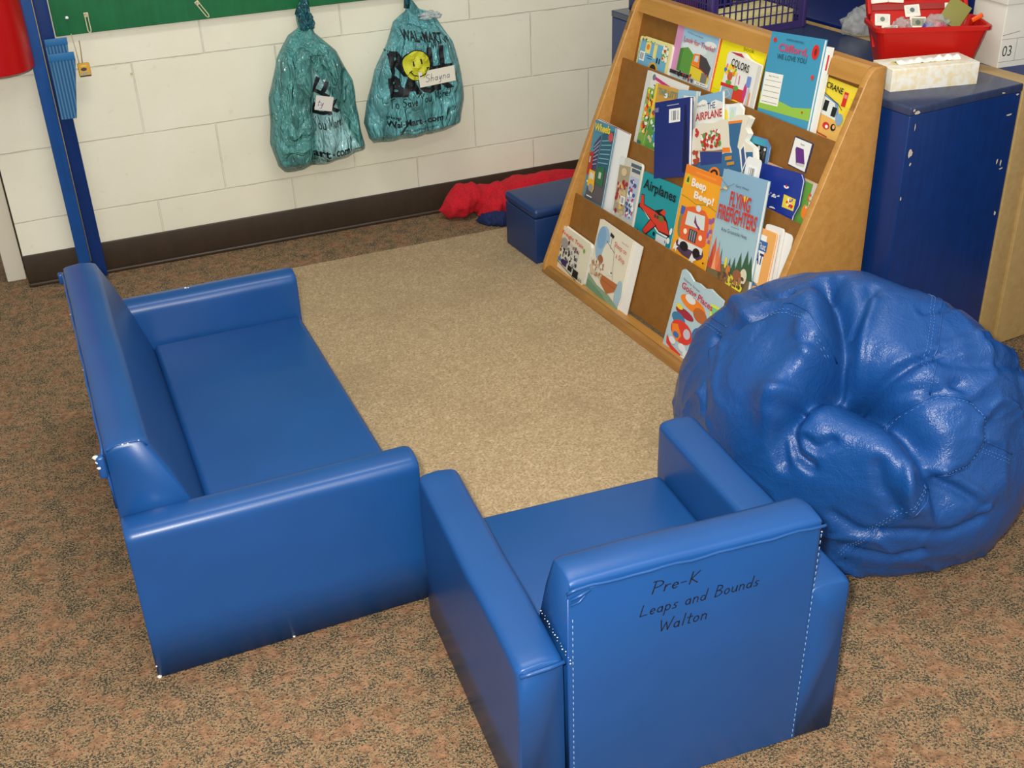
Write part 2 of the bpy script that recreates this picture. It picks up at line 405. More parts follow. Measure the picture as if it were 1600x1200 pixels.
def back_part(parent, x0, x1, h, dtop, dbot, seat, name='backrest'):
    prof = [(0.0, .004), (0, .15), (0, .3), (0, h-.009), (.003, h-.003), (.009, h), (dtop*.5, h+.003), (dtop-.012, h), (dtop-.003, h-.004), (dtop+.001, h-.013),
            (dtop+(dbot-dtop)*.3, h-(h-seat)*.3), (dtop+(dbot-dtop)*.62, h-(h-seat)*.62), (dbot, seat-.01), (dbot, .004)]
    n = 24; bm = bmesh.new(); rings = []
    xs = [x0, x0+.002, x0+.006, x0+.012]+[x0+.012+(x1-x0-.024)*i/(n-8) for i in range(1, n-8)]+[x1-.012, x1-.006, x1-.002, x1]
    for x in xs:
        e = min(x-x0, x1-x); k = .003*max(0, 1-e/.012)**2
        rings.append([bm.verts.new((x, y+(k if y < .001 else -k)*.7 + noise.noise(Vector((x*5, z*6, 3)))*.0018*(z > .05), z-(k if z > h*.9 else 0)+noise.noise(Vector((x*8, y*5, 9)))*.0015*(z > h*.9))) for y, z in prof])
    for A, B in zip(rings[:-1], rings[1:]):
        for i in range(len(prof)-1): bm.faces.new((A[i], A[i+1], B[i+1], B[i]))
        bm.faces.new((A[-1], A[0], B[0], B[-1]))
    bm.faces.new(rings[0][::-1]); bm.faces.new(rings[-1]); bmesh.ops.recalc_face_normals(bm, faces=bm.faces[:])
    return from_bm(name, bm, [VINYL], parent, True)
def stitches(parent, p0, p1, n, name='stitching', m=None, gap=.45, r=.0007):
    bm = bmesh.new(); a, b = Vector(p0), Vector(p1)
    for i in range(n):
        s, e = a.lerp(b, i/n), a.lerp(b, (i+1-gap)/n); tube_bm(bm, [s, e], r, 5)
    return from_bm(name, bm, [m or flat((120, 152, 190), .6)], parent)
def fray(parent, pts, seed=0, r=.004, name='worn_spot', label='white padding showing through worn vinyl', joined=False):
    groups = [pts] if joined else [[p] for p in pts]
    for g in groups:
        bm = bmesh.new()
        for p in g:
            s = bmesh.ops.create_icosphere(bm, subdivisions=2, radius=1)['verts']; q = (p[3] if len(p) > 3 else r)*(.36 if joined else .55)
            for v in s: v.co = Vector(p[:3])+v.co*q*(1+.6*noise.noise(v.co*2+Vector((seed+q*99, 1, 2))))*Vector((1, 1, .7))
        o = from_bm(name, bm, [flat((222, 218, 208), .9)], parent, True); o['label'] = label

def seatpart(name, parent, x0, x1, y0, y1, z0, z1):
    return soft_box(name, x0, x1, y0, y1, z0, z1, parent, .014, VINYL)

# sofa: local x from far arm (0) to near arm (W), local y from back (0) to front
SW, SD, HA, TA = .931, .491, .3032, .070
sofa = empty('childrens_sofa', 'small blue vinyl two seat sofa, the longest seat, standing in front of the blue post', 'sofa', (-.49597-.931*.0032, -1.83063+.931, 0), -PI/2+.0032)
arm_profile('armrest', 0, TA, SD, HA, sofa, 1, .023)
arm_profile('armrest', SW-TA, SW, SD, HA, sofa, 2, .020)
back_part(sofa, TA+.001, SW-TA-.001, .425, .070, .150, .2)
seatpart('seat', sofa, TA+.001, SW-TA-.001, .148, SD-.004, .012, .203)
# piping along the back edge and loose seam at the corner
tube('piping', [(TA+.0, -.001, .408), (TA+.02, -.002, .412)]+[(TA+.03+(SW-2*TA-.06)*i/20, -.0015+.0008*math.sin(i*1.7), .413) for i in range(21)]+[(SW-TA-.01, -.003, .411), (SW-TA-.003, -.001, .36), (SW-TA-.003, -.0005, .31)], .0024, mat_vinyl('piping_vinyl', (30, 76, 138)), sofa)
tube('piping', [(SW-TA-.001, .004, .418), (SW-TA, .020, .4265), (SW-TA, .045, .427), (SW-TA-.001, .060, .424), (SW-TA, .066, .414)], .0016, VINYL, sofa)
box('seam_tab', TA-.012, TA+.004, -.012, -.002, .385, .408, VINYL, sofa, bev=.003)
box('seam_tab', SW-TA-.012, SW-TA+.003, -.014, -.001, .372, .412, VINYL, sofa, bev=.004)
fray(sofa, [(SW-TA-.004, -.014, .411, .008), (SW-TA-.001, -.012, .403, .007), (SW-TA-.009, -.014, .406, .006), (SW-TA+.002, -.012, .394, .006)], 3)
fray(sofa, [(SW-TA+.002, .030, .4262, .0030), (SW-TA+.002, .038, .4255, .0034), (SW-TA, .055, .4262, .0022), (SW-TA-.001, .062, .420, .0026), (SW-TA-.001, .02, .4262, .0018)], 5)
fray(sofa, [(.30, -.0025, .413, .004), (.55, -.0025, .413, .003), (.18, -.0025, .413, .003)], 8)
fray(sofa, [(.030, .245, HA+.0015, .0050), (.032, .251, HA+.0015, .0034)], 12)
fray(sofa, [(SW-.001, .002, .005, .007), (SW-.002, .001, .028, .003), (SW, .235, .006, .0045), (SW-.008, SD-.003, .02, .003)], 14)

# armchair
CW, CD = .517, .497
chair = empty('childrens_armchair', 'small blue vinyl armchair seen from behind, with handwriting on its back', 'armchair', (-.0520936, -2.3616132, 0), -.0601913)
arm_profile('armrest', 0, TA, CD, .300, chair, 4)
arm_profile('armrest', CW-TA, CW, CD, .300, chair, 6)
back_part(chair, .078, .457-.012+.010, .424, .066, .150, .2)
bk = chair.children
seatpart('seat', chair, TA+.001, CW-TA-.001, .148, CD-.02, .012, .203)
box('back_panel', .0735, .4485, -.0035, .0005, .006, .412, VINYL, chair, bev=.0016)
tube('piping', [(.072, -.003, .409), (.079, -.006, .415)]+[(.085+.37*i/18, -.0055+.001*math.sin(i*2.1), .4155+.001*math.sin(i*1.3)) for i in range(19)]+[(.459, -.004, .414)], .0022, VINYL, chair)
stitches(chair, (.0795, -.0042, .01), (.0795, -.0042, .37), 34)
stitches(chair, (.4435, -.0042, .01), (.4525, -.0042, .405), 36)
stitches(chair, (.0745, .0, .01), (.0745, -.001, .40), 1, 'seam', mat_vinyl('seam_vinyl', (20, 66, 132)), 0, .0022)
tube('seam_tuck', [(.076, -.005, .400), (.090, -.0065, .405), (.104, -.006, .411)], .0022, VINYL, chair)
tube('seam_tuck', [(.076, -.005, .391), (.088, -.0065, .395), (.097, -.006, .404)], .0018, VINYL, chair)
tube('seam_tuck', [(.004, -.002, .288), (.020, -.003, .2895), (.045, -.003, .291), (.068, -.002, .294)], .0032, VINYL, chair)
fray(chair, [(.456, -.004, .413, .003), (.452, -.005, .405, .002)], 21)
fray(chair, [(.0725+.0015*math.sin(i*2.4), .02+i*.006, .3015, .0021+.0008*math.sin(i*5)) for i in range(-6, 14)], 22, name='frayed_threads', label='row of white frayed threads where arm meets back', joined=True)
# handwriting on the back: three lines
hw = Flat(1, 1, 0, .0)
bm_lines = [('Pre-K', .192, .373, .074, .020, 0), ('Leaps and Bounds', .176, .338, .184, .019, 0), ('Walton', .206, .303, .076, .020, 0)]
V, F = [], []
for s_, x_, z_, w_, h_, sl in bm_lines:
    vs, fs = hand_polys(s_, .075); b_ = len(V)
    V += [(x_+vx*w_, -.0041, z_+vy*h_+sl*0*vx) for vx, vy in vs]; F += [tuple(b_+i for i in f) for f in fs]
me = bpy.data.meshes.new('handwriting'); me.from_pydata(V, [], F); ho = link('handwriting', me, [INK], chair)
ho['label'] = 'black marker handwriting in three lines'

# ------------------------------------------------------------------ book display (shelf frame: a along, b back)
SH0 = Vector((.77231883, -.59622084, .0037)); STH = -1.50239111
SL, SHH, SS, SDP = .917, .739, .3079, .345
SHM = Matrix.Translation(SH0) @ Matrix.Rotation(STH, 4, 'Z')
shelf = empty('book_display', 'slant fronted golden wood book display rack with four tiers of picture books', 'book display', matrix=SHM)
K = SS/SHH
TH = .018
for x0, x1 in ((0, TH), (SL-TH, SL)):
    prism('side_panel', [(0, 0), (0.006, .03), (SS-.012, SHH-.022), (SS, SHH-.006), (SS+.012, SHH), (SDP, SHH), (SDP, 0)], 'x', x0, x1, WOOD, shelf, bev=.0025, seg=2)
    # darker plywood edge band on the slanted front edge
    prism('edge_band', [(.0045+K*.03, .03), (.0035+K*.03-.003, .031), (K*.70-.003, .701), (K*.70+.002, .70)], 'x', x0+.003, x1-.003, WOODD, shelf)
prism('top_rail', [(K*.712+.004, .700), (K*.733+.006, SHH-.004), (K*.733+.014, SHH), (SDP-.002, SHH), (SDP-.002, SHH-.018), (K*.712+.02, SHH-.018), (K*.712+.014, .700)], 'x', TH, SL-TH, WOOD, shelf)
LEAN = .22
def panel(name, btop, ztop, zbot, th=.005):
    bb = btop-LEAN*(ztop-zbot)
    return prism(name, [(btop, ztop), (btop+th, ztop), (bb+th, zbot), (bb, zbot)], 'x', TH, SL-TH, MASON, shelf)
panel('display_panel', .281+.22*.19, .712, .46)
panel('display_panel', .2547, .582, .29)
panel('display_panel', .1817, .407, .11)
panel('display_panel', .1046, .222, .02)
for bf, zf, dd in ((.281, .522, .038), (.203, .347, .034), (.1278, .162, .036)):
    box('ledge', TH, SL-TH, bf-dd, bf+.002, zf-.012, zf-.002, WOOD, shelf)
box('ledge', TH, SL-TH, .012, .060, .004, .0085, WOOD, shelf)
prism('kick_board', [(-.002, 0.0), (.006, .017), (.016, .020), (.022, .018), (.022, 0.0)], 'x', .004, SL-.004, WOODD, shelf, bev=.001)

# picture card taped on the second panel
TIER = {1: (.281, .522), 2: (.203, .347), 3: (.1278, .162), 4: (.0576, .009)}
CM = math.cos(math.atan(LEAN)); SM = math.sin(math.atan(LEAN))
def plane_matrix(tier, t, a, s, ang):
    """frame on a tier's leaning plane: X along the shelf, Y up the lean, Z towards the viewer"""
    bf, zf = TIER[tier]
    o = Vector((a, bf-t/CM+s*SM, zf+s*CM))
    X = Vector((1, 0, 0)); Y = Vector((0, SM, CM)); Zv = X.cross(Y)
    R = Matrix((( X.x, Y.x, Zv.x, o.x), (X.y, Y.y, Zv.y, o.y), (X.z, Y.z, Zv.z, o.z), (0, 0, 0, 1)))
    return SHM @ R @ Matrix.Rotation(math.radians(ang), 4, 'Z')

def round_rect(w, h, r, y0=0, x0=0):
    if r <= 0: return [(x0, y0), (x0+w, y0), (x0+w, y0+h), (x0, y0+h)]
    pts = []
    for cx, cy, a0 in ((x0+w-r, y0+r, -90), (x0+w-r, y0+h-r, 0), (x0+r, y0+h-r, 90), (x0+r, y0+r, 180)):
        for i in range(5): a = math.radians(a0+22.5*i); pts.append((cx+r*math.cos(a), cy+r*math.sin(a)))
    return pts
def slab(name, pts, z0, z1, m, parent):
    return prism(name, pts, 'z', z0, z1, m, parent)
def book(name, label, tier, t, tl, tr, hv, s0, color, thick=.006, ang=0, rad=0, outline=None, pages=True, spine=None, group='picture books on the display rack'):
    """tl/tr: (a, s) of the top corners; hv visible height (art area); s0 how far the book stands below the visible part.
       origin of the empty is at the book's lower left corner, Z=0 is the front cover's face"""
    w = math.hypot(tr[0]-tl[0], tr[1]-tl[1]); H = hv+s0; an = math.radians(ang)
    a = tl[0]+H*math.sin(an); s = tl[1]-H*math.cos(an)
    root = empty(name, label, 'book', matrix=plane_matrix(tier, t, a, s, ang), group=group)
    pts = outline if outline else round_rect(w, H, rad)
    if outline: pts = [(u*w, H-(v*hv)) for u, v in outline]
    slab('cover', pts, -.0012, 0, flat(color, .3), root)
    cx = w/2; cy = H/2
    if pages and thick > .002: slab('pages', [(cx+(x-cx)*(1-.004/w), cy+(y-cy)*(1-.004/H)) for x, y in pts], -thick+.0012, -.0012, PAPER, root)
    if thick > .002: slab('back_cover', pts, -thick, -thick+.0012, flat(color, .3), root)
    if spine: slab('spine', [(-.0008, 0), (.0012, 0), (.0012, H), (-.0008, H)], -thick, .0002, flat(spine, .3), root)
    F = Flat(w, hv); F.off = s0
    return root, F, Matrix.Translation((0, s0, 0.0002))
def fin(B, name='cover_picture'):
    root, F, mt = B; return F.build(name, root.children[0], mt)
def title(B, items, name='title'):
    root, F0, mt = B
    for it in items:
        F = Flat(F0.w, F0.h, F0.lay*F0.k+.0003)
        c, t, u0, v0, u1, v1 = it[:6]; F.text(c, t, u0, v0, u1, v1, **(it[6] if len(it) > 6 else {}))
        F.build(name, root.children[0], mt)
RED = (206, 42, 34); YEL = (238, 208, 40); ORG = (236, 128, 36); GRN = (96, 160, 62); SKY = (128, 172, 200); WHT = (236, 234, 222); BLK = (24, 22, 24); TEAL = (20, 150, 158); NAVY = (22, 38, 116); BRN = (132, 84, 42); PNK = (204, 142, 178); MAG = (196, 52, 120)
MIX = [RED, YEL, GRN, SKY, WHT, BRN, (60, 90, 150), ORG]

STAR = [(math.sin(i*PI/5)*(1 if i % 2 == 0 else .42), math.cos(i*PI/5)*(1 if i % 2 == 0 else .42)) for i in range(10)]
def star(F, c, u, v, rr): return F.poly(c, [(u+x*rr/F.w, v-y*rr/F.h) for x, y in STAR])
# ---- tier 1
B = book('board_book', 'light blue board book with cream border and barcode, top tier, far left end', 1, .022, (.060, .127), (.210, .133), .075, .045, (226, 218, 146), .014, 1, .008)
F = B[1]; F.poly((112, 172, 200), [(.06, .1), (.9, .12), (.92, 1), (.04, 1)])
F.rect((230, 216, 130), .22, .1, .38, .52).rect((230, 216, 130), .48, .14, .58, .62).ell(ORG, .3, .3, .05, .1)
F.bars(.08, .5, .24, .82, 3); F.rect((30, 60, 130), .30, .58, .5, .60).rect((30, 60, 130), .32, .66, .48, .68)
F.rect(INK, .62, .56, .66, .74).rect(INK, .7, .56, .73, .74); F.ell((216, 160, 50), .56, 1.0, .15, .26, 16, 180, 360); F.ell((40, 40, 44), .56, 1.0, .10, .19, 16, 180, 360)
F.scatter([WHT, RED, GRN, (230, 216, 130), (80, 60, 70)], .78, .12, .92, .55, 26, .006, 4); F.scatter([GRN, WHT, BRN], .1, .06, .6, .12, 14, .003, 5)
F.line(BLK, [(0.03, .14), (.05, .4), (.03, .7), (.01, 1)], .0012)
fin(B)
B = book('picture_book', 'picture book with pink spine band, green and yellow truck on its cover, top tier', 1, .012, (.203, .181), (.381, .184), .130, .045, (190, 206, 210), .008, 1)
F = B[1]; F.rect(PNK, 0, 0, .17, .86); F.poly((150, 190, 214), [(.17, 0), (1, 0), (1, .3), (.17, .3)]).poly((196, 208, 206), [(.17, .3), (1, .3), (1, .8), (.17, .8)])
F.ell((214, 222, 222), .5, .35, .3, .1).ell((222, 226, 222), .85, .2, .14, .06)
F.poly((92, 148, 62), [(.17, .42), (.35, .36), (.56, .50), (.52, .86), (.17, .84)]).poly((70, 126, 52), [(.17, .42), (.24, .40), (.24, .85), (.17, .84)])
F.poly((226, 200, 52), [(.50, .64), (.76, .68), (.96, .78), (.94, .94), (.5, .88)]).poly(ORG, [(.52, .44), (.70, .42), (.72, .68), (.50, .64)])
F.poly((70, 62, 66), [(.66, .42), (.82, .46), (.96, .60), (.94, .78), (.7, .68)]).poly((200, 210, 210), [(.56, .47), (.64, .46), (.64, .58), (.55, .58)]).rect((120, 118, 108), .78, .74, .92, .92).line(RED, [(.5, .66), (.76, .69), (.96, .79)], .002)
F.rect((40, 34, 36), 0, .86, .5, .93).scatter([(40, 34, 36), RED, (90, 80, 80)], .1, .86, .62, .96, 14, .005, 4).rect(WHT, .66, .92, .98, .98)
fin(B); title(B, [((206, 74, 62), 'Look for Trucks!', .22, .17, .97, .27, dict(bold=.01, slope=.04)), ((70, 80, 90), 'A First Look Book', .28, .07, .66, .10, dict(slope=.03)), (BLK, 'by Jean', .72, .93, .94, .965)])
B = book('picture_book', 'orange edged book showing as a thin orange strip between truck book and yellow book', 1, .006, (.345, .180), (.392, .186), .128, .045, (228, 96, 34), .005, 0); B[1].scatter([(250, 180, 120)], .7, .1, .95, .9, 10, .0015, 2); fin(B)
B = book('picture_book', 'large plain yellow book standing behind the colours book, top tier', 1, .010, (.392, .186), (.562, .193), .124, .045, (240, 224, 20), .005, 0)
B[1].rect((222, 206, 10), 0, .99, 1, 1); B[1].rect((30, 40, 130), .84, .93, 1, 1); fin(B); title(B, [((110, 110, 20), 'book', .52, .05, .76, .13)])
B = book('board_book', 'white die cut board book titled COLORS in front of the yellow book', 1, .030, (.446, .159), (.569, .163), .102, .045, (228, 226, 218), .016, 2, outline=[(.02, .02), (.10, -.08), (.45, -.10), (.58, -.02), (.72, .02), (1, .06), (1, 1.4), (.0, 1.4), (0, .95), (.05, .4)])
F = B[1]; F.poly((176, 50, 62), [(.1, -.06), (.45, -.08), (.56, 0), (.3, -.02)]); F.rect(RED, .0, .66, .5, .74).rect((206, 60, 40), .38, .70, .80, .98).rect((134, 168, 190), .06, .74, .42, 1.0)
F.line((210, 210, 170), [(.12, .85), (.24, .78), (.36, .88), (.24, .98), (.12, .85)], .0015); F.scatter([(70, 120, 190), YEL, GRN, ORG], .06, .24, .42, .42, 22, .006, 8); F.ell((200, 90, 50), .24, .48, .08, .10).ell(GRN, .24, .62, .09, .05)
F.line(MAG, [(.45, .35), (.44, .7)], .0012).line(MAG, [(.54, .40), (.55, .6)], .003).ell((90, 160, 60), .5, .7, .07, .06); F.ell(MAG, .78, .72, .05, .2).rect((110, 140, 200), .78, .36, .9, .60); F.rect((180, 190, 200), .86, .62, .92, 1).rect(ORG, .93, .7, .96, 1).ell(YEL, .55, .99, .1, .03)
fin(B); title(B, [(BLK, 'COLORS', .22, .06, .78, .24, dict(bold=.02, slope=.06))])
B = book('picture_book', 'pile of white paged books showing behind the big light blue book, top tier', 1, .021, (.600, .226), (.784, .234), .165, .045, (232, 230, 220), .006, 4); B[1].rect((208, 60, 60), .955, .1, .985, .3); fin(B)
B = book('picture_book', 'tall light blue book reaching above the rack top, white list label on cover', 1, .030, (.588, .238), (.765, .239), .172, .048, (66, 148, 182), .009, 5.0)
F = B[1]; F.poly((148, 190, 70), [(0, .78), (.3, .84), (.65, .90), (1, .86), (1, 1.02), (0, 1.0)])
F.rect(WHT, .02, .52, .38, .93)
for i in range(5): F.line((90, 86, 80), [(.05, .62+i*.07), (.36, .62+i*.07)], .0008)
F.text((60, 60, 60), 'Big Words', .11, .555, .30, .575)
F.ell(RED, .885, .17, .065, .092).ell((120, 26, 26), .89, .17, .022, .045); F.ell(RED, .10, .10, .035, .03).ell((206, 60, 50), .92, .48, .03, .03).ell(RED, .86, .93, .015, .015)
fin(B); title(B, [((206, 62, 92), 'Clifford,', .20, .13, .76, .245, dict(bold=.02, slope=.01)), ((24, 70, 84), 'WE LOVE YOU', .20, .265, .76, .33, dict(bold=.01)), ((20, 40, 60), 'NORMAN BRIDWELL', .32, .06, .66, .085, dict(slope=.01))])
B = book('picture_book', 'yellow and tan book about a crane with a smiling vehicle cab, top tier near end', 1, .010, (.720, .176), (.881, .185), .128, .045, (232, 208, 60), .006, -2)
F = B[1]; F.poly((226, 176, 92), [(0, .62), (.5, .58), (.95, .68), (.95, 1), (0, 1)]); F.poly((120, 150, 180), [(.25, .24), (.72, .34), (.82, .62), (.3, .60)]).poly((220, 224, 218), [(.38, .30), (.66, .36), (.76, .62), (.42, .60)])
F.rect((24, 30, 24), .46, .36, .55, .54).rect((24, 30, 24), .64, .42, .73, .58).rect((205, 200, 160), .27, .26, .36, .58).rect(RED, .78, .12, .86, .36).rect((220, 130, 120), .79, .16, .85, .22)
F.ell(YEL, .94, .14, .05, .06).ell(YEL, .92, .30, .05, .06).ell((240, 190, 40), .92, .44, .04, .05); F.ell(RED, .62, .76, .07, .06).ell((236, 230, 220), .635, .77, .03, .03).ell(BLK, .76, .74, .05, .06).ell((226, 176, 92), .77, .73, .025, .035)
F.line((176, 62, 40), [(.36, .62), (.38, .8), (.5, .92), (.7, .93)], .003).ell((130, 164, 190), .83, .58, .07, .10)
F.line(BLK, [(.2, .22), (.45, .26), (.75, .36), (.83, .42)], .0015)
fin(B); title(B, [(BLK, 'CRANE', .42, .06, .76, .16, dict(bold=.02, slope=.02))])
# ---- tier 2
B = book('picture_book', 'white book with a magenta stripe and black capital T at top left, second tier', 2, .006, (.157, .238), (.339, .246), .16, .045, (226, 224, 216), .006, 0)
F = B[1]; F.poly(MAG, [(.22, .05), (.80, .14), (.80, .19), (.22, .10)]).ell((110, 120, 130), .19, .07, .04, .05); F.rect((214, 214, 208), 0, .0, .12, 1); fin(B); title(B, [(BLK, 'Trucks', .22, .18, .62, .28)])
B = book('picture_book', 'tall green book with little trains down its edge, leaning at the second tier far end', 2, .0125, (.181, .200), (.318, .210), .150, .050, (130, 170, 76), .005, 0)
F = B[1]; F.poly((176, 200, 130), [(.0, .3), (.12, .4), (.05, .8), (0, .8)]).scatter([RED, ORG, WHT, (60, 60, 60), YEL, (60, 120, 70)], .06, .03, .3, .75, 60, .006, 11).ell((60, 120, 110), .08, .95, .07, .03).line((150, 210, 120), [(.30, .1), (.24, 1)], .003); fin(B)
B = book('picture_book', 'orange topped book with blue green capital letters and a crowd scene, second tier', 2, .019, (.222, .221), (.345, .225), .165, .045, (206, 156, 66), .006, 3.4)
F = B[1]; F.rect((232, 200, 70), 0, 0, .09, .55); F.poly((90, 150, 70), [(0, .55), (1, .5), (1, 1), (0, 1)]).poly((54, 136, 180), [(.15, .55), (.75, .25), (1, .45), (.95, .62), (.6, .62)])
F.line((40, 60, 80), [(.1, .55), (.8, .75)], .001); F.scatter([RED, WHT, (80, 60, 50), (50, 110, 150), GRN, (210, 190, 150)], .08, .42, .95, .96, 80, .006, 12).ell((60, 140, 180), .3, .8, .08, .09).ell((190, 200, 200), .66, .86, .12, .08).ell((230, 230, 220), .45, .14, .07, .04).ell((150, 190, 180), .5, .28, .18, .06)
fin(B); title(B, [((96, 140, 130), 'THE LITTLE', .16, .05, .98, .15, dict(bold=.02))])
B = book('picture_book', 'light blue book with barcode label peeping out right of the navy book', 2, .024, (.330, .230), (.415, .234), .17, .045, (150, 190, 214), .006, 10)
F = B[1]; F.rect(WHT, .3, .08, 1, .4); F.bars(.52, .1, .86, .42, 8); F.poly((214, 216, 200), [(.88, 0), (1, 0), (1, 1), (.88, 1)]); fin(B)
B = book('picture_book', 'pale book page tilted at the very top between the navy book and airplane book', 2, .008, (.418, .232), (.478, .251), .08, .1, (226, 224, 212), .003, 14); fin(B)
B = book('picture_book', 'white cloud shaped board book with pastel picture behind the airplane book', 2, .014, (.480, .228), (.578, .238), .085, .15, (234, 234, 228), .010, 15, outline=[(0, .0), (.5, .02), (.82, .0), (.96, .14), (.95, .34), (1.08, .44), (1.10, .62), (.98, .8), (.9, 1.0), (.9, 2.6), (0, 2.6)])
F = B[1]; F.rect((206, 220, 232), .5, .1, .75, .9).ell((236, 214, 70), .38, .55, .10, .4).ell((196, 216, 180), .62, .4, .08, .25).ell((150, 180, 210), .8, .7, .06, .2); fin(B)
B = book('picture_book', 'white book with sky and the word AIRPLANE in red letters, second tier', 2, .024, (.403, .228), (.510, .237), .165, .05, (226, 226, 218), .006, 21)
F = B[1]; F.poly((130, 174, 204), [(.0, .0), (1, 0), (1, .16), (.75, .10), (.5, .14), (.3, .06), (.1, .1)]); F.ell(WHT, .3, .12, .15, .05).ell(WHT, .7, .16, .15, .05); fin(B)
title(B, [((40, 66, 130), 'THE', .46, .13, .74, .22, dict(bold=.01)), ((186, 42, 40), 'AIRPLANE', .03, .245, .98, .36, dict(bold=.02, slope=.0)), ((60, 60, 80), 'Anne Rock', .08, .13, .4, .16)])
B = book('board_book', 'die cut board book shaped like a locomotive with red and green figures', 2, .036, (.435, .168), (.662, .175), .090, .078, (226, 218, 198), .018, 22, outline=[(.0, .12), (.12, -.02), (.35, .06), (.5, .0), (.62, .08), (.74, -.02), (.86, .02), (.93, .12), (.86, .34), (.9, .5), (.84, .66), (.98, .9), (1.0, 1.45), (-.05, 1.6), (-.05, 1)])
F = B[1]; F.poly((54, 104, 146), [(-.03, 1.05), (.2, 1.0), (.55, .9), (.98, 1.0), (.98, 1.44), (-.04, 1.58)]).poly((54, 104, 146), [(.60, .1), (.82, .14), (.74, .8), (.84, 1.1), (.7, 1.2), (.62, .7)]).poly(ORG, [(.60, .1), (.82, .14), (.82, .2), (.61, .17)])
F.poly((44, 60, 130), [(.12, .75), (.5, .8), (.48, 1.15), (.13, 1.12)]).line((196, 150, 60), [(.1, .72), (.5, .84)], .002).poly(ORG, [(.50, .75), (.62, .78), (.63, .9), (.5, .88)])
F.scatter([(196, 52, 40)], .02, .15, .10, .3, 6, .006, 3).scatter([(196, 52, 40), (90, 150, 70), WHT, (180, 50, 40)], .14, .28, .46, .72, 60, .006, 9).scatter([(170, 70, 40)], .02, .7, .1, 1.05, 12, .006, 13)
F.ell(ORG, .36, 1.42, .10, .2).ell((30, 30, 40), .36, 1.42, .07, .14).ell(ORG, .36, 1.42, .04, .08).rect((196, 140, 60), .55, 1.0, .66, 1.1).rect((196, 140, 60), .58, 1.16, .7, 1.24)
F.poly(WHT, [(.78, .9), (.86, .74), (.9, 1.2), (.82, 1.5)]); F.poly((60, 84, 140), [(.81, .9), (.85, .82), (.88, 1.2), (.83, 1.4)]); fin(B)
B = book('picture_book', 'teal topped book with black patterned picture right of the locomotive book', 2, .014, (.600, .190), (.700, .172), .12, .05, (88, 132, 180), .005, 4, outline=[(0, .0), (.82, .0), (1.0, .12), (1.02, .5), (1, 1.4), (0, 1.4)])
F = B[1]; F.rect((60, 150, 170), .28, .02, .86, .14).poly((28, 28, 30), [(.28, .14), (.92, .14), (.94, .46), (.28, .52)]).scatter([(200, 200, 196), (120, 120, 116), (60, 60, 60)], .34, .17, .88, .45, 26, .004, 7).poly((150, 180, 214), [(.28, .52), (.94, .46), (.94, .7), (.28, .75)]); fin(B)
B = book('picture_book', 'tan paged book with green and red edges sticking out at the second tier near end', 2, .011, (.702, .148), (.879, .149), .098, .045, (190, 176, 140), .006, 0)
F = B[1]; F.rect((224, 160, 140), 0, 0, .8, .03).rect((96, 150, 60), .5, .04, .93, 1.0).rect((206, 190, 180), .93, .0, 1, .3).ell((190, 80, 60), .93, .35, .03, .1).ell(ORG, .90, .68, .05, .16).scatter([ORG, GRN, (200, 200, 190)], .90, .3, .98, .95, 20, .004, 4); fin(B)
B = book('picture_book', 'dark blue book with white flower border and small yellow square picture, second tier', 2, .022, (.691, .145), (.843, .150), .095, .045, (32, 54, 142), .007, 6, outline=[(0, 0), (.93, 0), (1, .14), (1, .72), (.92, 1.0), (.9, 1.45), (0, 1.45)])
F = B[1]; F.poly((226, 204, 60), [(.66, .56), (.93, .60), (.92, .88), (.66, .86)]).scatter([WHT, (60, 130, 190), RED], .72, .64, .88, .82, 14, .004, 4).ell(WHT, .68, .36, .06, .06, 10, 0, 180).ell(RED, .68, .36, .02, .03)
F.scatter([WHT], .28, .62, .58, .70, 16, .0022, 6).ell(WHT, .46, .96, .07, .04, 10, 180, 360); fin(B)
B = book('barcode_tag', 'white rounded tag with a barcode clipped over the dark blue book', 2, .046, (.672, .160), (.724, .152), .075, .0, (232, 232, 228), .002, 4, .008, pages=False, group=None)
B[1].bars(.2, .24, .82, .7, 5); B[0]['category'] = 'tag'; fin(B)
B = book('picture_book', 'glossy navy blue book turned back side out with a white barcode, second tier', 2, .045, (.272, .186), (.412, .230), .140, .052, (24, 40, 116), .010, 19)
F = B[1]; F.poly((16, 22, 66), [(.86, .12), (.9, .12), (1, 1.3), (.82, 1.3)]); F.bars(.42, .16, .74, .40, 2); F.rect((150, 150, 180), .36, .08, .70, .10).rect((120, 120, 160), .02, .1, .12, .18); fin(B)
# ---- tier 3
B = book('picture_book', 'open white pages behind the street scene book at third tier far end', 3, .012, (.027, .273), (.192, .282), .222, .05, (236, 236, 232), .004, 0); B[1].rect((150, 40, 70), 0, -.002, 1, .006); fin(B)
B = book('picture_book', 'blue book of buses and office towers in a street, yellow arched title, third tier', 3, .022, (.029, .272), (.132, .270), .216, .05, (84, 142, 164), .005, 2)
F = B[1]; F.poly((92, 88, 92), [(.2, .62), (1, .5), (1, 1), (0.1, 1)]).poly((86, 62, 96), [(.14, .30), (.42, .14), (.44, .60), (.14, .62)]).poly((50, 96, 116), [(.46, .14), (1, .04), (1, .56), (.46, .58)])
for i in range(6): F.line((130, 170, 190), [(.16, .34+i*.045), (.42, .22+i*.06)], .003); F.line((120, 170, 176), [(.5, .22+i*.055), (.98, .16+i*.06)], .003)
F.ell((196, 84, 86), .9, .13, .12, .06); F.poly((178, 56, 42), [(.02, .42), (.22, .38), (.26, .66), (.04, .7)]).rect((180, 200, 200), .06, .46, .12, .54)
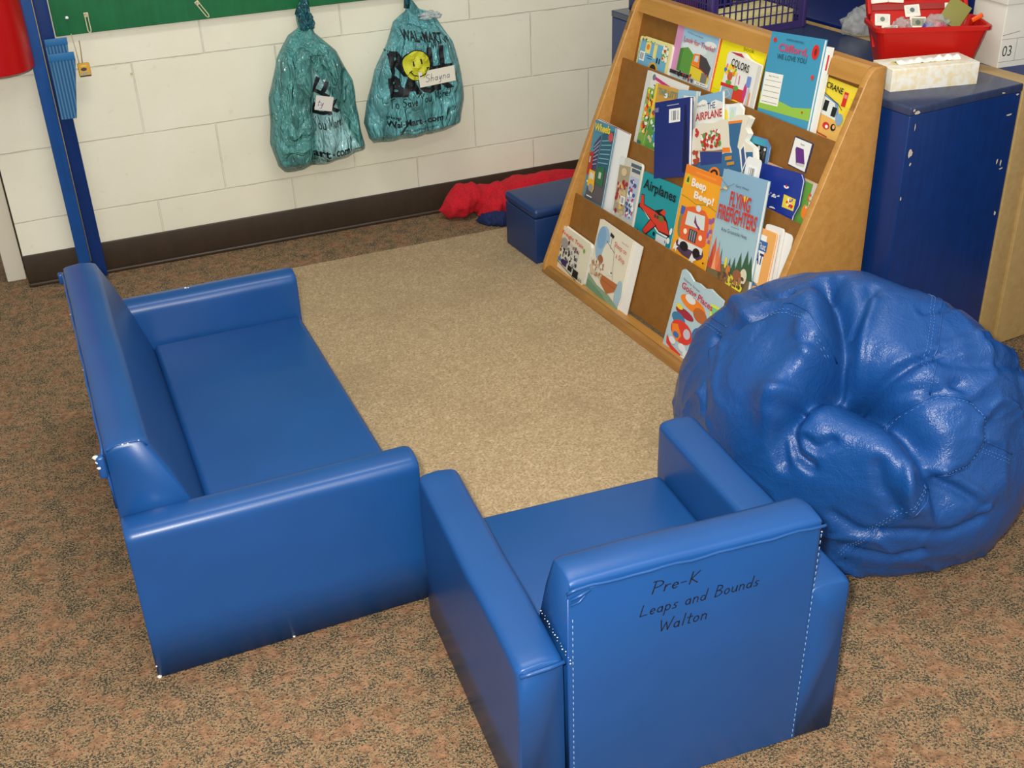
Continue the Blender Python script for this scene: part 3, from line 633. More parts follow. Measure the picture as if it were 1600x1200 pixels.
F.poly((50, 112, 70), [(.5, .56), (.86, .52), (.9, .78), (.55, .74)]).rect((190, 200, 186), .64, .60, .76, .68); F.poly((234, 178, 48), [(.16, .62), (.46, .62), (.52, .84), (.46, .9), (.16, .82)]).rect((214, 214, 200), .22, .65, .42, .73).ell((150, 150, 146), .36, .84, .12, .05).ell(WHT, .14, .78, .03, .012).rect((230, 230, 225), .22, .945, .5, .96)
fin(B); title(B, [(YEL, 'Wheels', .08, .03, .84, .13, dict(bold=.03, slope=-.03))])
B = book('board_book', 'glossy board book with people in red clothes and wrapped plastic cover, third tier', 3, .012, (.165, .208), (.274, .200), .156, .05, (206, 204, 190), .009, 3, .010)
F = B[1]; F.rect((80, 98, 110), .55, .04, 1.0, .10).rect((80, 98, 110), .62, .12, .98, .18).poly((168, 158, 128), [(.06, .15), (.55, .12), (.6, .95), (.1, .95)]).poly((176, 190, 214), [(.6, .25), (.98, .25), (.98, .98), (.62, .98)])
F.scatter([(160, 44, 62), (224, 186, 90), (206, 180, 140)], .14, .38, .52, .95, 46, .007, 7).scatter([(60, 90, 150), (190, 60, 90), WHT, (60, 70, 100)], .64, .3, .95, .95, 40, .006, 8).ell((216, 190, 150), .32, .24, .12, .07).bars(.34, .64, .56, .78, 5); fin(B)
B = book('picture_book', 'teal picture book titled Airplanes with a red propeller airplane', 3, .011, (.287, .199), (.455, .207), .160, .05, (22, 148, 156), .006, 2.7)
F = B[1]
F.poly(BLK, [(.04, .36), (.12, .35), (.16, .50), (.46, .52), (.66, .44), (.72, .52), (.82, .60), (.95, .80), (.90, .86), (.66, .84), (.40, .70), (.06, .58), (.01, .60), (0, .55), (.05, .50)])
F.poly((214, 60, 40), [(.05, .37), (.11, .365), (.15, .51), (.46, .535), (.80, .61), (.93, .79), (.66, .80), (.36, .66), (.05, .56)]).poly(WHT, [(.15, .59), (.36, .68), (.66, .82), (.9, .82), (.88, .85), (.64, .84), (.38, .71)])
F.poly((214, 60, 40), [(.60, .52), (.68, .44), (.74, .46), (.74, .54)]).poly(BLK, [(.38, .68), (.58, .74), (.34, .96), (.22, .92)]).poly((214, 60, 40), [(.40, .69), (.55, .74), (.33, .945), (.235, .915)]).ell((110, 110, 50), .66, .60, .08, .05).ell((60, 70, 60), .50, .60, .03, .03).ell((60, 70, 60), .57, .60, .03, .03)
F.ell(WHT, .965, .72, .03, .06, rot=10).ell(WHT, .94, .88, .04, .05).ell(BLK, .55, .88, .03, .035).ell(BLK, .84, .93, .03, .035).rect((214, 218, 220), .62, .86, .90, 1.0).rect(BLK, .86, .90, .875, .94)
fin(B); title(B, [(BLK, 'Airplanes', .07, .09, .94, .30, dict(bold=.02, slope=.01)), (BLK, 'Byron Barton', .1, .93, .62, .99, dict(bold=.01))])
B = book('picture_book', 'orange picture book titled Beep Beep with a bus driving forward', 3, .017, (.464, .271), (.611, .278), .228, .05, (242, 166, 32), .005, 3.2)
F = B[1]; F.rect((238, 132, 40), 0, 0, 1, .09).rect((248, 150, 50), .3, .035, .85, .055); F.poly((206, 206, 50), [(.06, .14), (.12, .08), (.18, .14), (.18, .2), (.06, .2)]).poly((60, 90, 50), [(.09, .14), (.12, .11), (.15, .14), (.15, .18), (.09, .18)])
F.line((130, 140, 50), [(.02, .33), (.2, .34), (.45, .37), (.75, .33), (1, .36)], .0016)
F.ell((86, 60, 86), .5, .86, .40, .10).ell((120, 130, 90), .17, .62, .10, .16).rect((70, 96, 176), .08, .44, .2, .53).scatter([(150, 90, 160), (220, 150, 120), (90, 120, 180)], .80, .45, .98, .7, 24, .007, 3)
F.poly((228, 98, 48), [(.16, .56), (.22, .44), (.40, .40), (.72, .40), (.88, .47), (.90, .74), (.80, .80), (.22, .80), (.15, .70)]).poly((214, 222, 216), [(.28, .47), (.76, .45), (.80, .60), (.27, .62)]).poly((120, 50, 110), [(.5, .48), (.58, .56), (.7, .6), (.66, .62), (.5, .56)])
F.rect((224, 226, 218), .18, .79, .86, .86).rect((70, 70, 80), .42, .64, .64, .77).line((190, 190, 190), [(.47, .65), (.47, .76)], .002).line((190, 190, 190), [(.53, .65), (.53, .76)], .002).line((190, 190, 190), [(.59, .65), (.59, .76)], .002).ell((250, 236, 200), .32, .69, .05, .03).ell((250, 236, 200), .75, .69, .05, .03)
F.ell((214, 220, 230), .56, .40, .07, .035).ell(BLK, .36, .85, .12, .05).ell(BLK, .72, .86, .10, .05).poly(WHT, [(.12, .84), (.16, .88), (.22, .88), (.17, .91), (.18, .95), (.12, .92), (.07, .94), (.09, .89)]).poly(WHT, [(.62, .88), (.67, .92), (.76, .93), (.69, .96), (.68, 1), (.62, .97), (.56, .98), (.58, .94)]).ell(BLK, .95, .93, .02, .01)
fin(B); title(B, [(WHT, 'Beep', .26, .11, .66, .225, dict(bold=.03)), (WHT, 'Beep!', .38, .23, .92, .335, dict(bold=.03))])
B = book('picture_book', 'large pale blue picture book titled Flying Firefighters with campfire and pine trees', 3, .030, (.622, .308), (.780, .313), .262, .05, (134, 172, 196), .010, 6.0)
F = B[1]; F.poly((160, 190, 200), [(0, .45), (1, .4), (1, .8), (0, .8)]).poly((116, 100, 66), [(0, .86), (.4, .82), (1, .86), (1, 1.0), (0, 1)])
for x, y, s in ((.72, .66, .10), (.86, .62, .12), (.96, .66, .10), (.60, .72, .07), (.50, .74, .05), (.28, .68, .04), (.2, .62, .035)): F.poly((60, 96, 66), [(x-s, .88), (x, y), (x+s, .88)])
for x, y, s, c in ((.10, .60, .07, (210, 92, 62)), (.20, .66, .09, (226, 120, 76)), (.06, .68, .06, (190, 70, 50)), (.28, .74, .06, (214, 100, 66)), (.15, .72, .05, (238, 160, 110))): F.poly(c, [(x-s, .9), (x-s*.5, y+.1), (x, y), (x+s*.6, y+.12), (x+s, .9)])
F.ell((224, 206, 50), .42, .80, .03, .05).ell((200, 120, 60), .50, .86, .05, .05).poly((212, 204, 60), [(.46, .98), (.56, .88), (.66, .90), (.60, 1.0)]).ell((226, 216, 60), .76, .97, .12, .05).ell((216, 206, 180), .86, .86, .08, .07).ell((150, 90, 60), .72, .87, .10, .05)
F.scatter([(130, 90, 60), (160, 110, 70), (90, 70, 50)], .3, .88, .9, .97, 30, .006, 5).line((90, 90, 90), [(.0, .09), (.18, .14), (.32, .10)], .001).line((150, 120, 90), [(.02, .19), (.14, .16), (.2, .14)], .003).ell((214, 196, 130), .13, .16, .05, .012).ell((226, 196, 66), .62, .20, .06, .025)
fin(B); title(B, [((196, 58, 44), 'FLYING', .28, .165, .76, .30, dict(bold=.03, slope=.01)), ((196, 58, 44), 'FIREFIGHTERS', .06, .305, .96, .44, dict(bold=.03, slope=.01)), ((40, 40, 60), 'Gary Hines', .36, .10, .66, .13), ((40, 40, 60), 'Anna Grossnickle Hines', .2, .50, .80, .535), ((60, 60, 80), 'illustrated by', .42, .465, .6, .48)])
B = book('board_book', 'peach coloured book with blue letters AT half hidden behind the firefighter book', 3, .018, (.775, .214), (.838, .217), .13, .08, (232, 168, 92), .006, 4, .006)
F = B[1]; F.rect(WHT, 0, .1, .56, .95).rect((60, 100, 160), .1, .20, .66, .38).poly((70, 120, 150), [(0, .88), (.6, 1), (0, 1.05)]); fin(B); title(B, [(NAVY, 'AT', .14, .42, .58, .62, dict(bold=.03)), (WHT, 'That', .16, .24, .6, .35)])
B = book('board_book', 'white board book with rounded corner, first behind the peach book', 3, .012, (.790, .226), (.848, .232), .13, .08, (228, 226, 220), .006, 6, .006); B[1].line((120, 110, 110), [(.9, .1), (.9, .9)], .001); fin(B)
B = book('board_book', 'white rounded board book nearest the rack end on the third tier', 3, .004, (.818, .222), (.876, .222), .13, .08, (234, 232, 226), .006, 3, .010); B[1].line((120, 100, 110), [(.45, .15), (.4, .35)], .002).line((150, 140, 150), [(.40, .4), (.3, .9)], .0012); fin(B)
# ---- tier 4
def lowbook(*a, **k): return book(*a, **k)
B = lowbook('board_book', 'white board book titled Freight Train in red, bottom tier far end', 4, .016, (.010, .126), (.172, .128), .124, .0, (222, 216, 190), .012, -2, .010)
F = B[1]; F.poly((206, 204, 190), [(.08, .22), (.7, .3), (.7, .9), (.05, .86)]).scatter([(70, 70, 72), (130, 128, 122), (206, 204, 190), (40, 40, 42)], .08, .26, .70, .80, 90, .005, 17).ell((150, 148, 142), .18, .36, .12, .12)
F.ell((70, 120, 170), .10, .78, .09, .045).rect((50, 34, 90), .22, .72, .38, .86).rect(BLK, .44, .76, .58, .88).rect(BLK, .62, .76, .80, .94).line(BLK, [(.03, .84), (.78, .98)], .002).ell(GRN, .84, .22, .03, .05).text((20, 20, 60), '666', .80, .86, .95, .94)
fin(B); title(B, [((200, 30, 36), 'Freight Train', .06, .09, .80, .21, dict(bold=.01, slope=.02)), (RED, 'by Donald', .3, .28, .7, .33, dict(slope=.03))])
B = lowbook('picture_book', 'white pages of the ship book fanned out to its right side, bottom tier', 4, .008, (.190, .200), (.394, .192), .196, .0, (234, 232, 224), .003, -2); fin(B)
B = lowbook('picture_book', 'cream book with a sailing ship picture and red title, bottom tier', 4, .0135, (.186, .201), (.356, .194), .200, .0, (226, 218, 196), .005, -2)
F = B[1]; F.ell((150, 182, 206), .22, .30, .20, .26).ell((126, 166, 200), .16, .22, .12, .16).ell((160, 188, 200), .92, .78, .10, .2).poly((136, 160, 130), [(0, .78), (.3, .86), (.7, .88), (1, .95), (1, 1), (0, .98)]).poly((110, 146, 112), [(0, .86), (.5, .93), (.7, 1), (0, .99)])
F.ell((226, 220, 200), .44, .44, .18, .24).poly((224, 218, 198), [(.3, .3), (.52, .2), (.62, .62), (.30, .66)]).line((90, 80, 70), [(.44, .08), (.46, .28)], .0015).poly((40, 36, 40), [(.38, .07), (.5, .09), (.48, .13), (.38, .12)]).line((110, 96, 76), [(.32, .21), (.6, .30)], .002).line((110, 96, 76), [(.56, .22), (.7, .66)], .001)
F.poly((178, 104, 54), [(.30, .68), (.86, .66), (.82, .78), (.62, .88), (.40, .80)]).line((120, 66, 36), [(.34, .74), (.82, .74)], .001).ell((160, 100, 60), .26, .50, .08, .06).scatter([(206, 186, 150), (170, 130, 90), (226, 220, 206)], .02, .55, .40, .76, 50, .006, 9).ell((230, 226, 214), .62, .58, .05, .03).ell((60, 50, 50), .64, .57, .02, .015)
fin(B); title(B, [((190, 44, 40), 'Sheep on', .56, .14, .92, .23, dict(bold=.0, slope=.01)), ((190, 44, 40), 'a Ship', .66, .27, .92, .36, dict(slope=.01)), ((120, 110, 100), 'Nancy Shaw', .74, .08, .94, .11)])
B = lowbook('picture_book', 'pale blue wavy topped book titled Going Places with a red airplane in clouds, bottom tier', 4, .012, (.578, .203), (.756, .192), .212, .0, (176, 200, 206), .006, -3, outline=[(0, .02), (.04, -.01), (.16, .0), (.3, .05), (.42, .03), (.56, .04), (.68, .0), (.84, .02), (.98, .03), (1, 1), (0, 1)])
F = B[1]; F.ell(ORG, .42, .30, .30, .08).ell((180, 100, 50), .62, .36, .16, .08).ell((220, 222, 222), .34, .26, .12, .05).ell((160, 40, 60), .30, .46, .22, .05).ell((60, 120, 160), .20, .56, .16, .07).ell((226, 208, 60), .16, .42, .08, .03)
F.ell((214, 60, 48), .34, .68, .26, .13).ell((196, 190, 200), .46, .66, .08, .06).poly(ORG, [(.10, .66), (.22, .62), (.36, .72), (.30, .82), (.16, .78)]).ell((60, 110, 170), .24, .75, .07, .035).poly((214, 60, 48), [(.05, .82), (.2, .9), (.5, .93), (.3, .97), (.08, .92)]).ell((60, 110, 170), .74, .60, .18, .12)
for x, y, r in ((.44, .84, .09), (.58, .88, .10), (.70, .78, .09), (.2, .84, .08), (.52, .96, .08), (.82, .90, .1)): F.ell((222, 226, 228), x, y, r, r*.5)
F.poly((214, 222, 60), [(.78, .14), (.98, .12), (1, .26), (.82, .28)]).poly((120, 196, 140), [(.82, .165), (.95, .15), (.96, .235), (.85, .245)]).rect((226, 226, 230), .80, .58, .96, .82).line((56, 110, 130), [(0, .975), (1, .975)], .004)
fin(B); title(B, [((190, 36, 70), 'Going Places', .10, .12, .84, .22, dict(bold=.02, slope=.02)), (BLK, 'Sesame Street', .10, .07, .5, .095, dict(slope=.02)), ((180, 40, 90), 'S', .83, .62, .93, .70)])
B = book('picture_card', 'small white card with a purple book picture taped on the second panel', 2, .0012, (.7605, .223), (.825, .226), .067, .0, (52, 50, 84), .001, -1.5, .004, pages=False, group=None)
F = B[1]; F.poly((232, 230, 224), [(.04, .05), (.92, .03), (.94, .97), (.04, .96)]).poly((98, 44, 124), [(.22, .32), (.60, .30), (.84, .74), (.44, .80)]).poly((70, 28, 94), [(.22, .32), (.44, .80), (.44, .88), (.2, .4)]).poly((200, 196, 190), [(.44, .80), (.84, .74), (.84, .84), (.46, .89)]); B[0]['category'] = 'card'
fin(B); title(B, [(BLK, 'book', .4, .14, .6, .20)])

# ------------------------------------------------------------------ low cabinets behind the display
def shx(a, b, z): return SHM @ Vector((a, b, z))
CABM = Matrix.Translation(shx(.978, .367, 0)) @ Matrix.Rotation(STH+math.radians(1.15), 4, 'Z')
CH = .662
cab = empty('storage_cabinet', 'chipped blue painted low storage cabinet behind the book display', 'cabinet', matrix=CABM)
box('body', -1.165, 0, 0, .330, 0, CH-.018, BLUEP, cab, bev=.003)
box('top_board', -1.166, .0015, -.0015, .331, CH-.018, CH, BLUET, cab, bev=.003)
def chips(pts, seed):
    bm = bmesh.new(); r = random.Random(seed)
    for x, z, sx, sz in pts:
        n = 9; vs = []
        for i in range(n):
            a = 2*PI*i/n; q = r.uniform(.6, 1.2); vs.append(bm.verts.new((.0020, x+sx*q*math.cos(a), z+sz*q*math.sin(a))))
        bm.faces.new(vs)
    return bm
for i, (nm, bm_) in enumerate([('paint_chip', chips([(.018, CH-.012, .010, .004), (.008, CH-.006, .004, .003), (.014, CH-.10, .006, .011), (.018, CH-.125, .003, .004), (.017, CH-.045, .0015, .008), (.300, CH-.065, .010, .0025), (.315, CH-.022, .005, .0025), (.288, CH-.17, .0025, .008), (.301, CH-.175, .0025, .008), (.305, CH-.19, .006, .002), (.27, CH-.012, .006, .002), (.312, CH-.30, .004, .007), (.004, CH-.2, .002, .006)], 4))]):
    o = from_bm(nm, bm_, [flat((206, 190, 170), .7)], cab); o['label'] = 'bare wood where the blue paint is chipped'
box('back_strip', -.53, .002, .3315, .386, 0, CH-.001, TAN, None, bev=.002)
o = bpy.data.objects['back_strip']; o.name = 'wooden_divider'; o.matrix_world = CABM.copy(); tag(o, 'tan wooden divider board standing between the two blue cabinets', 'divider')
cab2 = empty('storage_unit', 'blue topped tan storage unit behind the tan divider, carrying the white carton', 'cabinet', matrix=CABM)
box('body', -1.2, .010, .387, .70, 0, CH-.012, TAN, cab2, bev=.002)
box('top_board', -1.2, .006, .387, .70, CH-.012, CH-.002, BLUED, cab2, bev=.002)
pan = box('partition', -1.25, .8, .705, .73, 0, 1.5, BLUED, None, bev=.003); pan.matrix_world = CABM.copy()
tag(pan, 'tall dark blue painted partition behind the storage units', 'partition')

# blue crate at the far end of the cabinet, red carton
cr = box('storage_bin', -1.135, -.93, .035, .25, CH, CH+.26, BLUED, None, bev=.006); cr.matrix_world = CABM.copy()
tag(cr, 'dark blue box standing at far end of the cabinet by the wall', 'box')
cr = box('storage_carton', -.918, -.892, .06, .10, CH, CH+.10, flat((206, 22, 18), .4), None, bev=.004); cr.matrix_world = CABM.copy()
tag(cr, 'red box on the cabinet left of the purple basket', 'box')

# purple basket
def lattice(name, o, ux, uy, W, H, nx, ny, rim, t, m, parent, bot=.02, topm=.02, side=.02):
    """grid wall: o origin, ux/uy unit vectors"""
    bm = bmesh.new(); o, ux, uy = Vector(o), Vector(ux), Vector(uy); n = ux.cross(uy)*t
    def bar(a0, a1, b0, b1):
        P = [o+ux*a0+uy*b0, o+ux*a1+uy*b0, o+ux*a1+uy*b1, o+ux*a0+uy*b1]
        A = [bm.verts.new(p) for p in P]; Bv = [bm.verts.new(p+n) for p in P]
        bm.faces.new(A[::-1]); bm.faces.new(Bv)
        for i in range(4): bm.faces.new((A[i], A[(i+1) % 4], Bv[(i+1) % 4], Bv[i]))
    bar(0, W, 0, bot); bar(0, W, H-topm, H); bar(0, side, bot, H-topm); bar(W-side, W, bot, H-topm)
    for i in range(1, nx): x = side+(W-2*side)*i/nx; bar(x-.0014, x+.0014, bot, H-topm)
    for j in range(1, ny): z = bot+(H-bot-topm)*j/ny; bar(side, W-side, z-.0014, z+.0014)
    bmesh.ops.recalc_face_normals(bm, faces=bm.faces[:]); return from_bm(name, bm, [m], parent)
PUR = flat((62, 50, 104), .4)
bk_m = CABM @ Matrix.Translation((-.872, .012, CH+.0005)) @ Matrix.Rotation(math.radians(-2), 4, 'Z')
# local x = towards camera end, local y = back
bas = empty('purple_basket', 'purple plastic lattice basket with pale papers inside on the cabinet', 'basket', matrix=bk_m)
BW, BD, BH = .17, .290, .15   # BW along cabinet, BD across
lattice('basket_wall', (BW, 0, 0), (0, 1, 0), (0, 0, 1), BD, BH, 14, 5, 0, .003, PUR, bas, .018, .016, .016)
lattice('basket_wall', (0, BD, 0), (0, -1, 0), (0, 0, 1), BD, BH, 14, 5, 0, .003, PUR, bas, .018, .016, .016)
lattice('basket_wall', (0, 0, 0), (1, 0, 0), (0, 0, 1), BW, BH, 12, 5, 0, .003, PUR, bas, .018, .016, .022)
lattice('basket_wall', (BW, BD, 0), (-1, 0, 0), (0, 0, 1), BW, BH, 12, 5, 0, .003, PUR, bas, .018, .016, .022)
box('basket_floor', .002, BW-.002, .002, BD-.002, 0, .004, PUR, bas)
for (x, y) in ((0, 0), (BW, 0), (0, BD), (BW, BD)): box('corner_post', x-.006, x+.006, y-.006, y+.006, 0, BH, PUR, bas, bev=.003)
pp = box('paper_stack', .015, BW-.012, .02, BD-.02, .0045, .038, flat((222, 208, 140), .8), None, bev=.003); pp.matrix_world = bk_m.copy()
for v in pp.data.vertices:
    if v.co.z > .02: v.co.z += .022*math.sin((v.co.y-.02)/(BD-.04)*PI*.8)-.006
tag(pp, 'stack of pale yellow papers inside the purple basket', 'paper')

# tissue box
tb_m = Matrix.Translation(Vector((1.243, -1.432, CH+.0005))) @ Matrix.Rotation(math.radians(-11), 4, 'Z')
tis = empty('tissue_box', 'flat cream patterned tissue box on the blue cabinet beside the red bin', 'tissue box', matrix=tb_m)
t_ = NT('marbled_cream_card'); nn = t_.noise(t_.coord(), 60, 4, .6); t_.base(t_.ramp(nn, [(.42, (240, 238, 226)), (.62, (236, 218, 176))])); t_.set(Roughness=.5)
TW, TD, TH_ = .207, .090, .051
box('carton', 0, TW, -.0, TD, 0, TH_, t_.m, tis, bev=.0015)
slab('opening', [(.035+.014*math.cos(a*PI/8+PI/2), TD/2+.018*math.sin(a*PI/8+PI/2)) for a in range(0, 9)]+[(TW-.035+.014*math.cos(a*PI/8-PI/2), TD/2+.018*math.sin(a*PI/8-PI/2)) for a in range(0, 9)], TH_+.0002, TH_+.0006, flat((226, 214, 150), .6), tis)
bm = bmesh.new(); nx_, ny_ = 30, 8; g = []
for j in range(ny_+1):
    g.append([bm.verts.new((.03+.15*i/nx_, TD/2+(.028*(j/ny_-.5)), TH_+.001+.010*max(0, 1-abs(j/ny_-.5)*2)*(.35+.65*abs(noise.noise(Vector((i*.22, 0, 5)))*2))+.003*noise.noise(Vector((i*.5, j*.7, 1))) )) for i in range(nx_+1)])
for j in range(ny_):
    for i in range(nx_): bm.faces.new((g[j][i], g[j][i+1], g[j+1][i+1], g[j+1][i]))
from_bm('tissue', bm, [flat((240, 240, 232), .8)], tis, True)

# red bin
REDM = flat((186, 24, 14), .35)
rb_m = Matrix.Translation((1.434, -1.302, CH+.0005)) @ Matrix.Rotation(math.radians(-24), 4, 'Z')
binr = empty('red_bin', 'bright red plastic bin with rim and raised lid holding picture cards', 'bin', matrix=rb_m)
def tub(name, w0, d0, w1, d1, h, t, m, parent, cr=.02):
    bm = bmesh.new(); lv = []
    for (w, d, z) in ((w0, d0, 0), (w1, d1, h), (w1+.012, d1+.012, h), (w1+.012, d1+.012, h+.008), (w1, d1, h+.010), (w1-2*t, d1-2*t, h+.008), (w0-2*t, d0-2*t, t)):
        pts = round_rect(w, d, cr, -d/2, -w/2); lv.append([bm.verts.new((x, y, z)) for x, y in pts])
    for A, B in zip(lv[:-1], lv[1:]):
        for i in range(len(A)): bm.faces.new((A[i], A[(i+1) % len(A)], B[(i+1) % len(A)], B[i]))
    bm.faces.new(lv[0][::-1]); bm.faces.new(lv[-1]); bmesh.ops.recalc_face_normals(bm, faces=bm.faces[:])
    return from_bm(name, bm, [m], parent, False)
RBW, RBD, RBH = .248, .118, .098
o = tub('tub', RBW-.045, RBD-.04, RBW, RBD, RBH, .003, REDM, binr)
# lid: hinged at the back rim, leaning back
LM_ = Matrix.Translation((0, -.01, .055)) @ Matrix.Rotation(math.radians(52), 4, 'X')
lid = box('lid', -.120, .092, 0, .24, -.004, 0, REDM, binr, bev=.0015)
lid.data.transform(LM_)
for nm, bb_ in (('lid_rim', (-.128, -.119, .075, .245, -.006, .012)), ('lid_rim', (.091, .100, .075, .245, -.006, .012)), ('lid_rim', (-.128, .100, .238, .245, -.006, .012))):
    o = box(nm, *bb_, REDM, binr, bev=.002); o.data.transform(LM_)
o = box('lid_fold_shade', -.118, .090, .087, .102, .0005, .003, flat((150, 46, 40), .5), binr, bev=.001); o.data.transform(LM_)  # shading of the lid's fold, painted as a brownish strip
cards = [(-.117, .103, .034, .030, (60, 90, 140)), (-.078, .106, .030, .028, (180, 60, 110)), (-.040, .110, .030, .028, (120, 130, 100)), (-.004, .113, .030, .028, (60, 120, 120)),
         (-.112, .050, .030, .026, (110, 130, 110)), (-.096, .020, .032, .026, (90, 40, 40)), (-.041, .068, .030, .026, (90, 110, 110)), (-.033, .038, .032, .028, (90, 100, 90)), (.048, .070, .030, .028, (190, 40, 50))]
cdesc = ['at lid upper left', 'second from left along the lid top', 'third from left along the lid top', 'fourth from left along the lid top', 'on lid left side above another card', 'low at lid left corner', 'upper of two in lid middle', 'lower of two in lid middle', 'with red shape on lid right side']
for i, (x, y, w, h, c) in enumerate(cards):
    w, h = w*1.15, h*1.1
    mt = rb_m @ LM_ @ Matrix.Translation((x, y, .0032)) @ Matrix.Rotation(random.Random(i).uniform(-.12, .12), 4, 'Z')
    e = empty('picture_card', 'small white picture card '+cdesc[i]+' of the red bin', 'card', matrix=mt, group='small cards inside the red bin lid')
    slab('card_base', round_rect(w, h, .002), 0, .001, flat((228, 224, 208), .5), e)
    Flat(w, h, .0012).rect((150, 150, 128) if i % 2 else (214, 210, 196), .12, .12, .88, .72).ell(c, .5, .45, .16, .2).build('card_picture', e)
# things in the bin
def lump(name, loc, sx, sy, sz, m, label, cat, seed=0, amp=.35, parent=None):
    bm = bmesh.new(); bmesh.ops.create_icosphere(bm, subdivisions=4, radius=1)
    for v in bm.verts:
        n = v.co.normalized(); r = 1+amp*noise.noise(n*2.2+Vector((seed, 0, 0)))+amp*.35*noise.noise(n*6+Vector((seed, 3, 0)))
        v.co = Vector((n.x*sx*r, n.y*sy*r, max(n.z*sz*r, -sz*.6)))
    o = from_bm(name, bm, [m], parent, True); o.location = loc
    if label: tag(o, label, cat)
    return o
def plastic(name, rgb, alpha=.35):
    t = NT(name); t.set(Roughness=.12, Alpha=alpha); t.b.inputs['Base Color'].default_value = (*lin(rgb), 1); t.bump(t.noise(t.coord(), 40, 4, .6, 1.5), .8, .01); return t.m
CLR = plastic('clear_plastic_film', (210, 212, 206), .38)
def rbp(x, y, z): return rb_m @ Vector((x, y, z))
lump('plastic_bag', rbp(-.055, .0, .092), .024, .02, .022, CLR, 'clear plastic bag of red pieces at left in the red bin', 'bag', 2)
lump('red_toy', rbp(-.052, .0, .088), .012, .012, .010, REDM, 'red toy piece inside the left clear bag in red bin', 'toy', 3)
lump('plastic_bag', rbp(.022, .004, .093), .030, .026, .026, CLR, 'clear plastic bag of purple and pink pieces in the middle of red bin', 'bag', 5)
lump('pink_toy', rbp(.028, -.004, .092), .014, .012, .012, flat((214, 60, 110), .4), 'pink toy piece inside the middle clear bag in red bin', 'toy', 6)
lump('purple_toy', rbp(.004, .0, .092), .014, .012, .014, flat((70, 60, 150), .4), 'purple toy piece inside the middle clear bag in red bin', 'toy', 7)
gb = box('folded_packet', -.026, .026, -.002, .002, -.03, .03, flat((132, 128, 62), .5), None, bev=.0015)
gb.matrix_world = rb_m @ Matrix.Translation((.068, .022, .118)) @ Matrix.Rotation(math.radians(-28), 4, 'X') @ Matrix.Rotation(math.radians(35), 4, 'Y'); tag(gb, 'olive green packet leaning in right end of the red bin', 'packet')
om = box('orange_marker', -.005, .005, -.003, .003, -.013, .013, flat((236, 90, 20), .4), None, bev=.002)
om.matrix_world = rb_m @ Matrix.Translation((.112, .0, .112)) @ Matrix.Rotation(math.radians(60), 4, 'Y'); tag(om, 'orange marker poking out at the right rim of red bin', 'marker')
lump('plastic_bag', CABM @ Vector((-.545, .355, CH+.026)), .050, .035, .042, CLR, 'crumpled clear plastic bag on the cabinet left of the red bin', 'bag', 11)

# white carton with lid
wb_m = Matrix.Translation((1.578, -1.390, CH+.0)) @ Matrix.Rotation(math.radians(-4), 4, 'Z')
wb = empty('storage_carton', 'white cardboard carton with printed numbers and overhanging lid', 'carton', matrix=wb_m)
CART = flat((214, 212, 200), .6)
box('carton_body', 0, .36, 0, .11, 0, .150, CART, wb, bev=.002)
box('carton_lid', -.005, .365, -.005, .115, .143, .205, CART, wb, bev=.002)
F = Flat(.36, .150); F.text((60, 60, 60), '03', .02, .66, .09, .82).line((120, 118, 112), [(.0, .50), (.13, .46)], .0012).line((120, 118, 112), [(.0, .56), (1, .56)], .0008).line((120, 118, 112), [(.0, .90), (1, .90)], .0008)
for i in range(7): F.line((120, 118, 112), [(.12+.12*i, .56), (.12+.12*i, .90)], .0008)
F.build('printing', wb, Matrix.Rotation(math.radians(90), 4, 'X') @ Matrix.Translation((0, 0, .0004)))

# ------------------------------------------------------------------ ottoman beside the display
om_ = SHM @ Matrix.Translation((-.240, .008, .0))
ott = empty('storage_ottoman', 'small square navy blue vinyl storage stool with padded lid beside the book display', 'stool', matrix=om_)
soft_box('body', 0, .192, .0, .29, 0, .138, ott, .004, OTTO)
soft_box('lid', -.003, .195, -.003, .293, .1385, .168, ott, .012, OTTO)

# ------------------------------------------------------------------ red clothing heap by the wall
t_ = NT('red_fleece'); t_.base(t_.ramp(t_.noise(t_.coord(), 200, 3), [(.3, (176, 10, 26)), (.7, (206, 22, 40))])); t_.set(Roughness=.95); t_.bump(t_.noise(t_.coord(), 300, 3), .6, .003); FLEECE = t_.m
def heap(name, spine, m, parent=None, seed=0, amp=.3, zmin=.0):
    bm = bmesh.new(); n = 90; seg = 28; rings = []
    P = [Vector(s[:3]) for s in spine]; Rr = [s[3] for s in spine]
    for i in range(n+1):
        t = i/n*(len(P)-1); k = min(int(t), len(P)-2); f = t-k; f2 = f*f*(3-2*f)
        c = P[k].lerp(P[k+1], f); r = Rr[k]*(1-f2)+Rr[k+1]*f2
        e = min(1, math.sin(min(i, n-i)/n*PI*2.2) if min(i, n-i) < n*.22 else 1); r *= max(.03, e)
        ring = []
        for j in range(seg):
            a = 2*PI*j/seg; q = r*(1+amp*noise.noise(Vector((i*.10, math.cos(a)*1.4, math.sin(a)*1.4+seed)))+amp*.5*noise.noise(Vector((i*.25, math.cos(a)*3+seed, math.sin(a)*3))))
            ring.append(bm.verts.new((c.x, min(c.y+q*math.cos(a), -.012), max(zmin, c.z+q*math.sin(a)))))
        rings.append(ring)
    for A, B in zip(rings[:-1], rings[1:]):
        for j in range(seg): bm.faces.new((A[j], A[(j+1) % seg], B[(j+1) % seg], B[j]))
    bm.faces.new(rings[0][::-1]); bm.faces.new(rings[-1]); bmesh.ops.recalc_face_normals(bm, faces=bm.faces[:])
    return from_bm(name, bm, [m], parent, True)
jk = empty('crumpled_jacket', 'crumpled red fleece jacket with navy lining on the floor against the wall', 'jacket', (.75, -.1, 0))
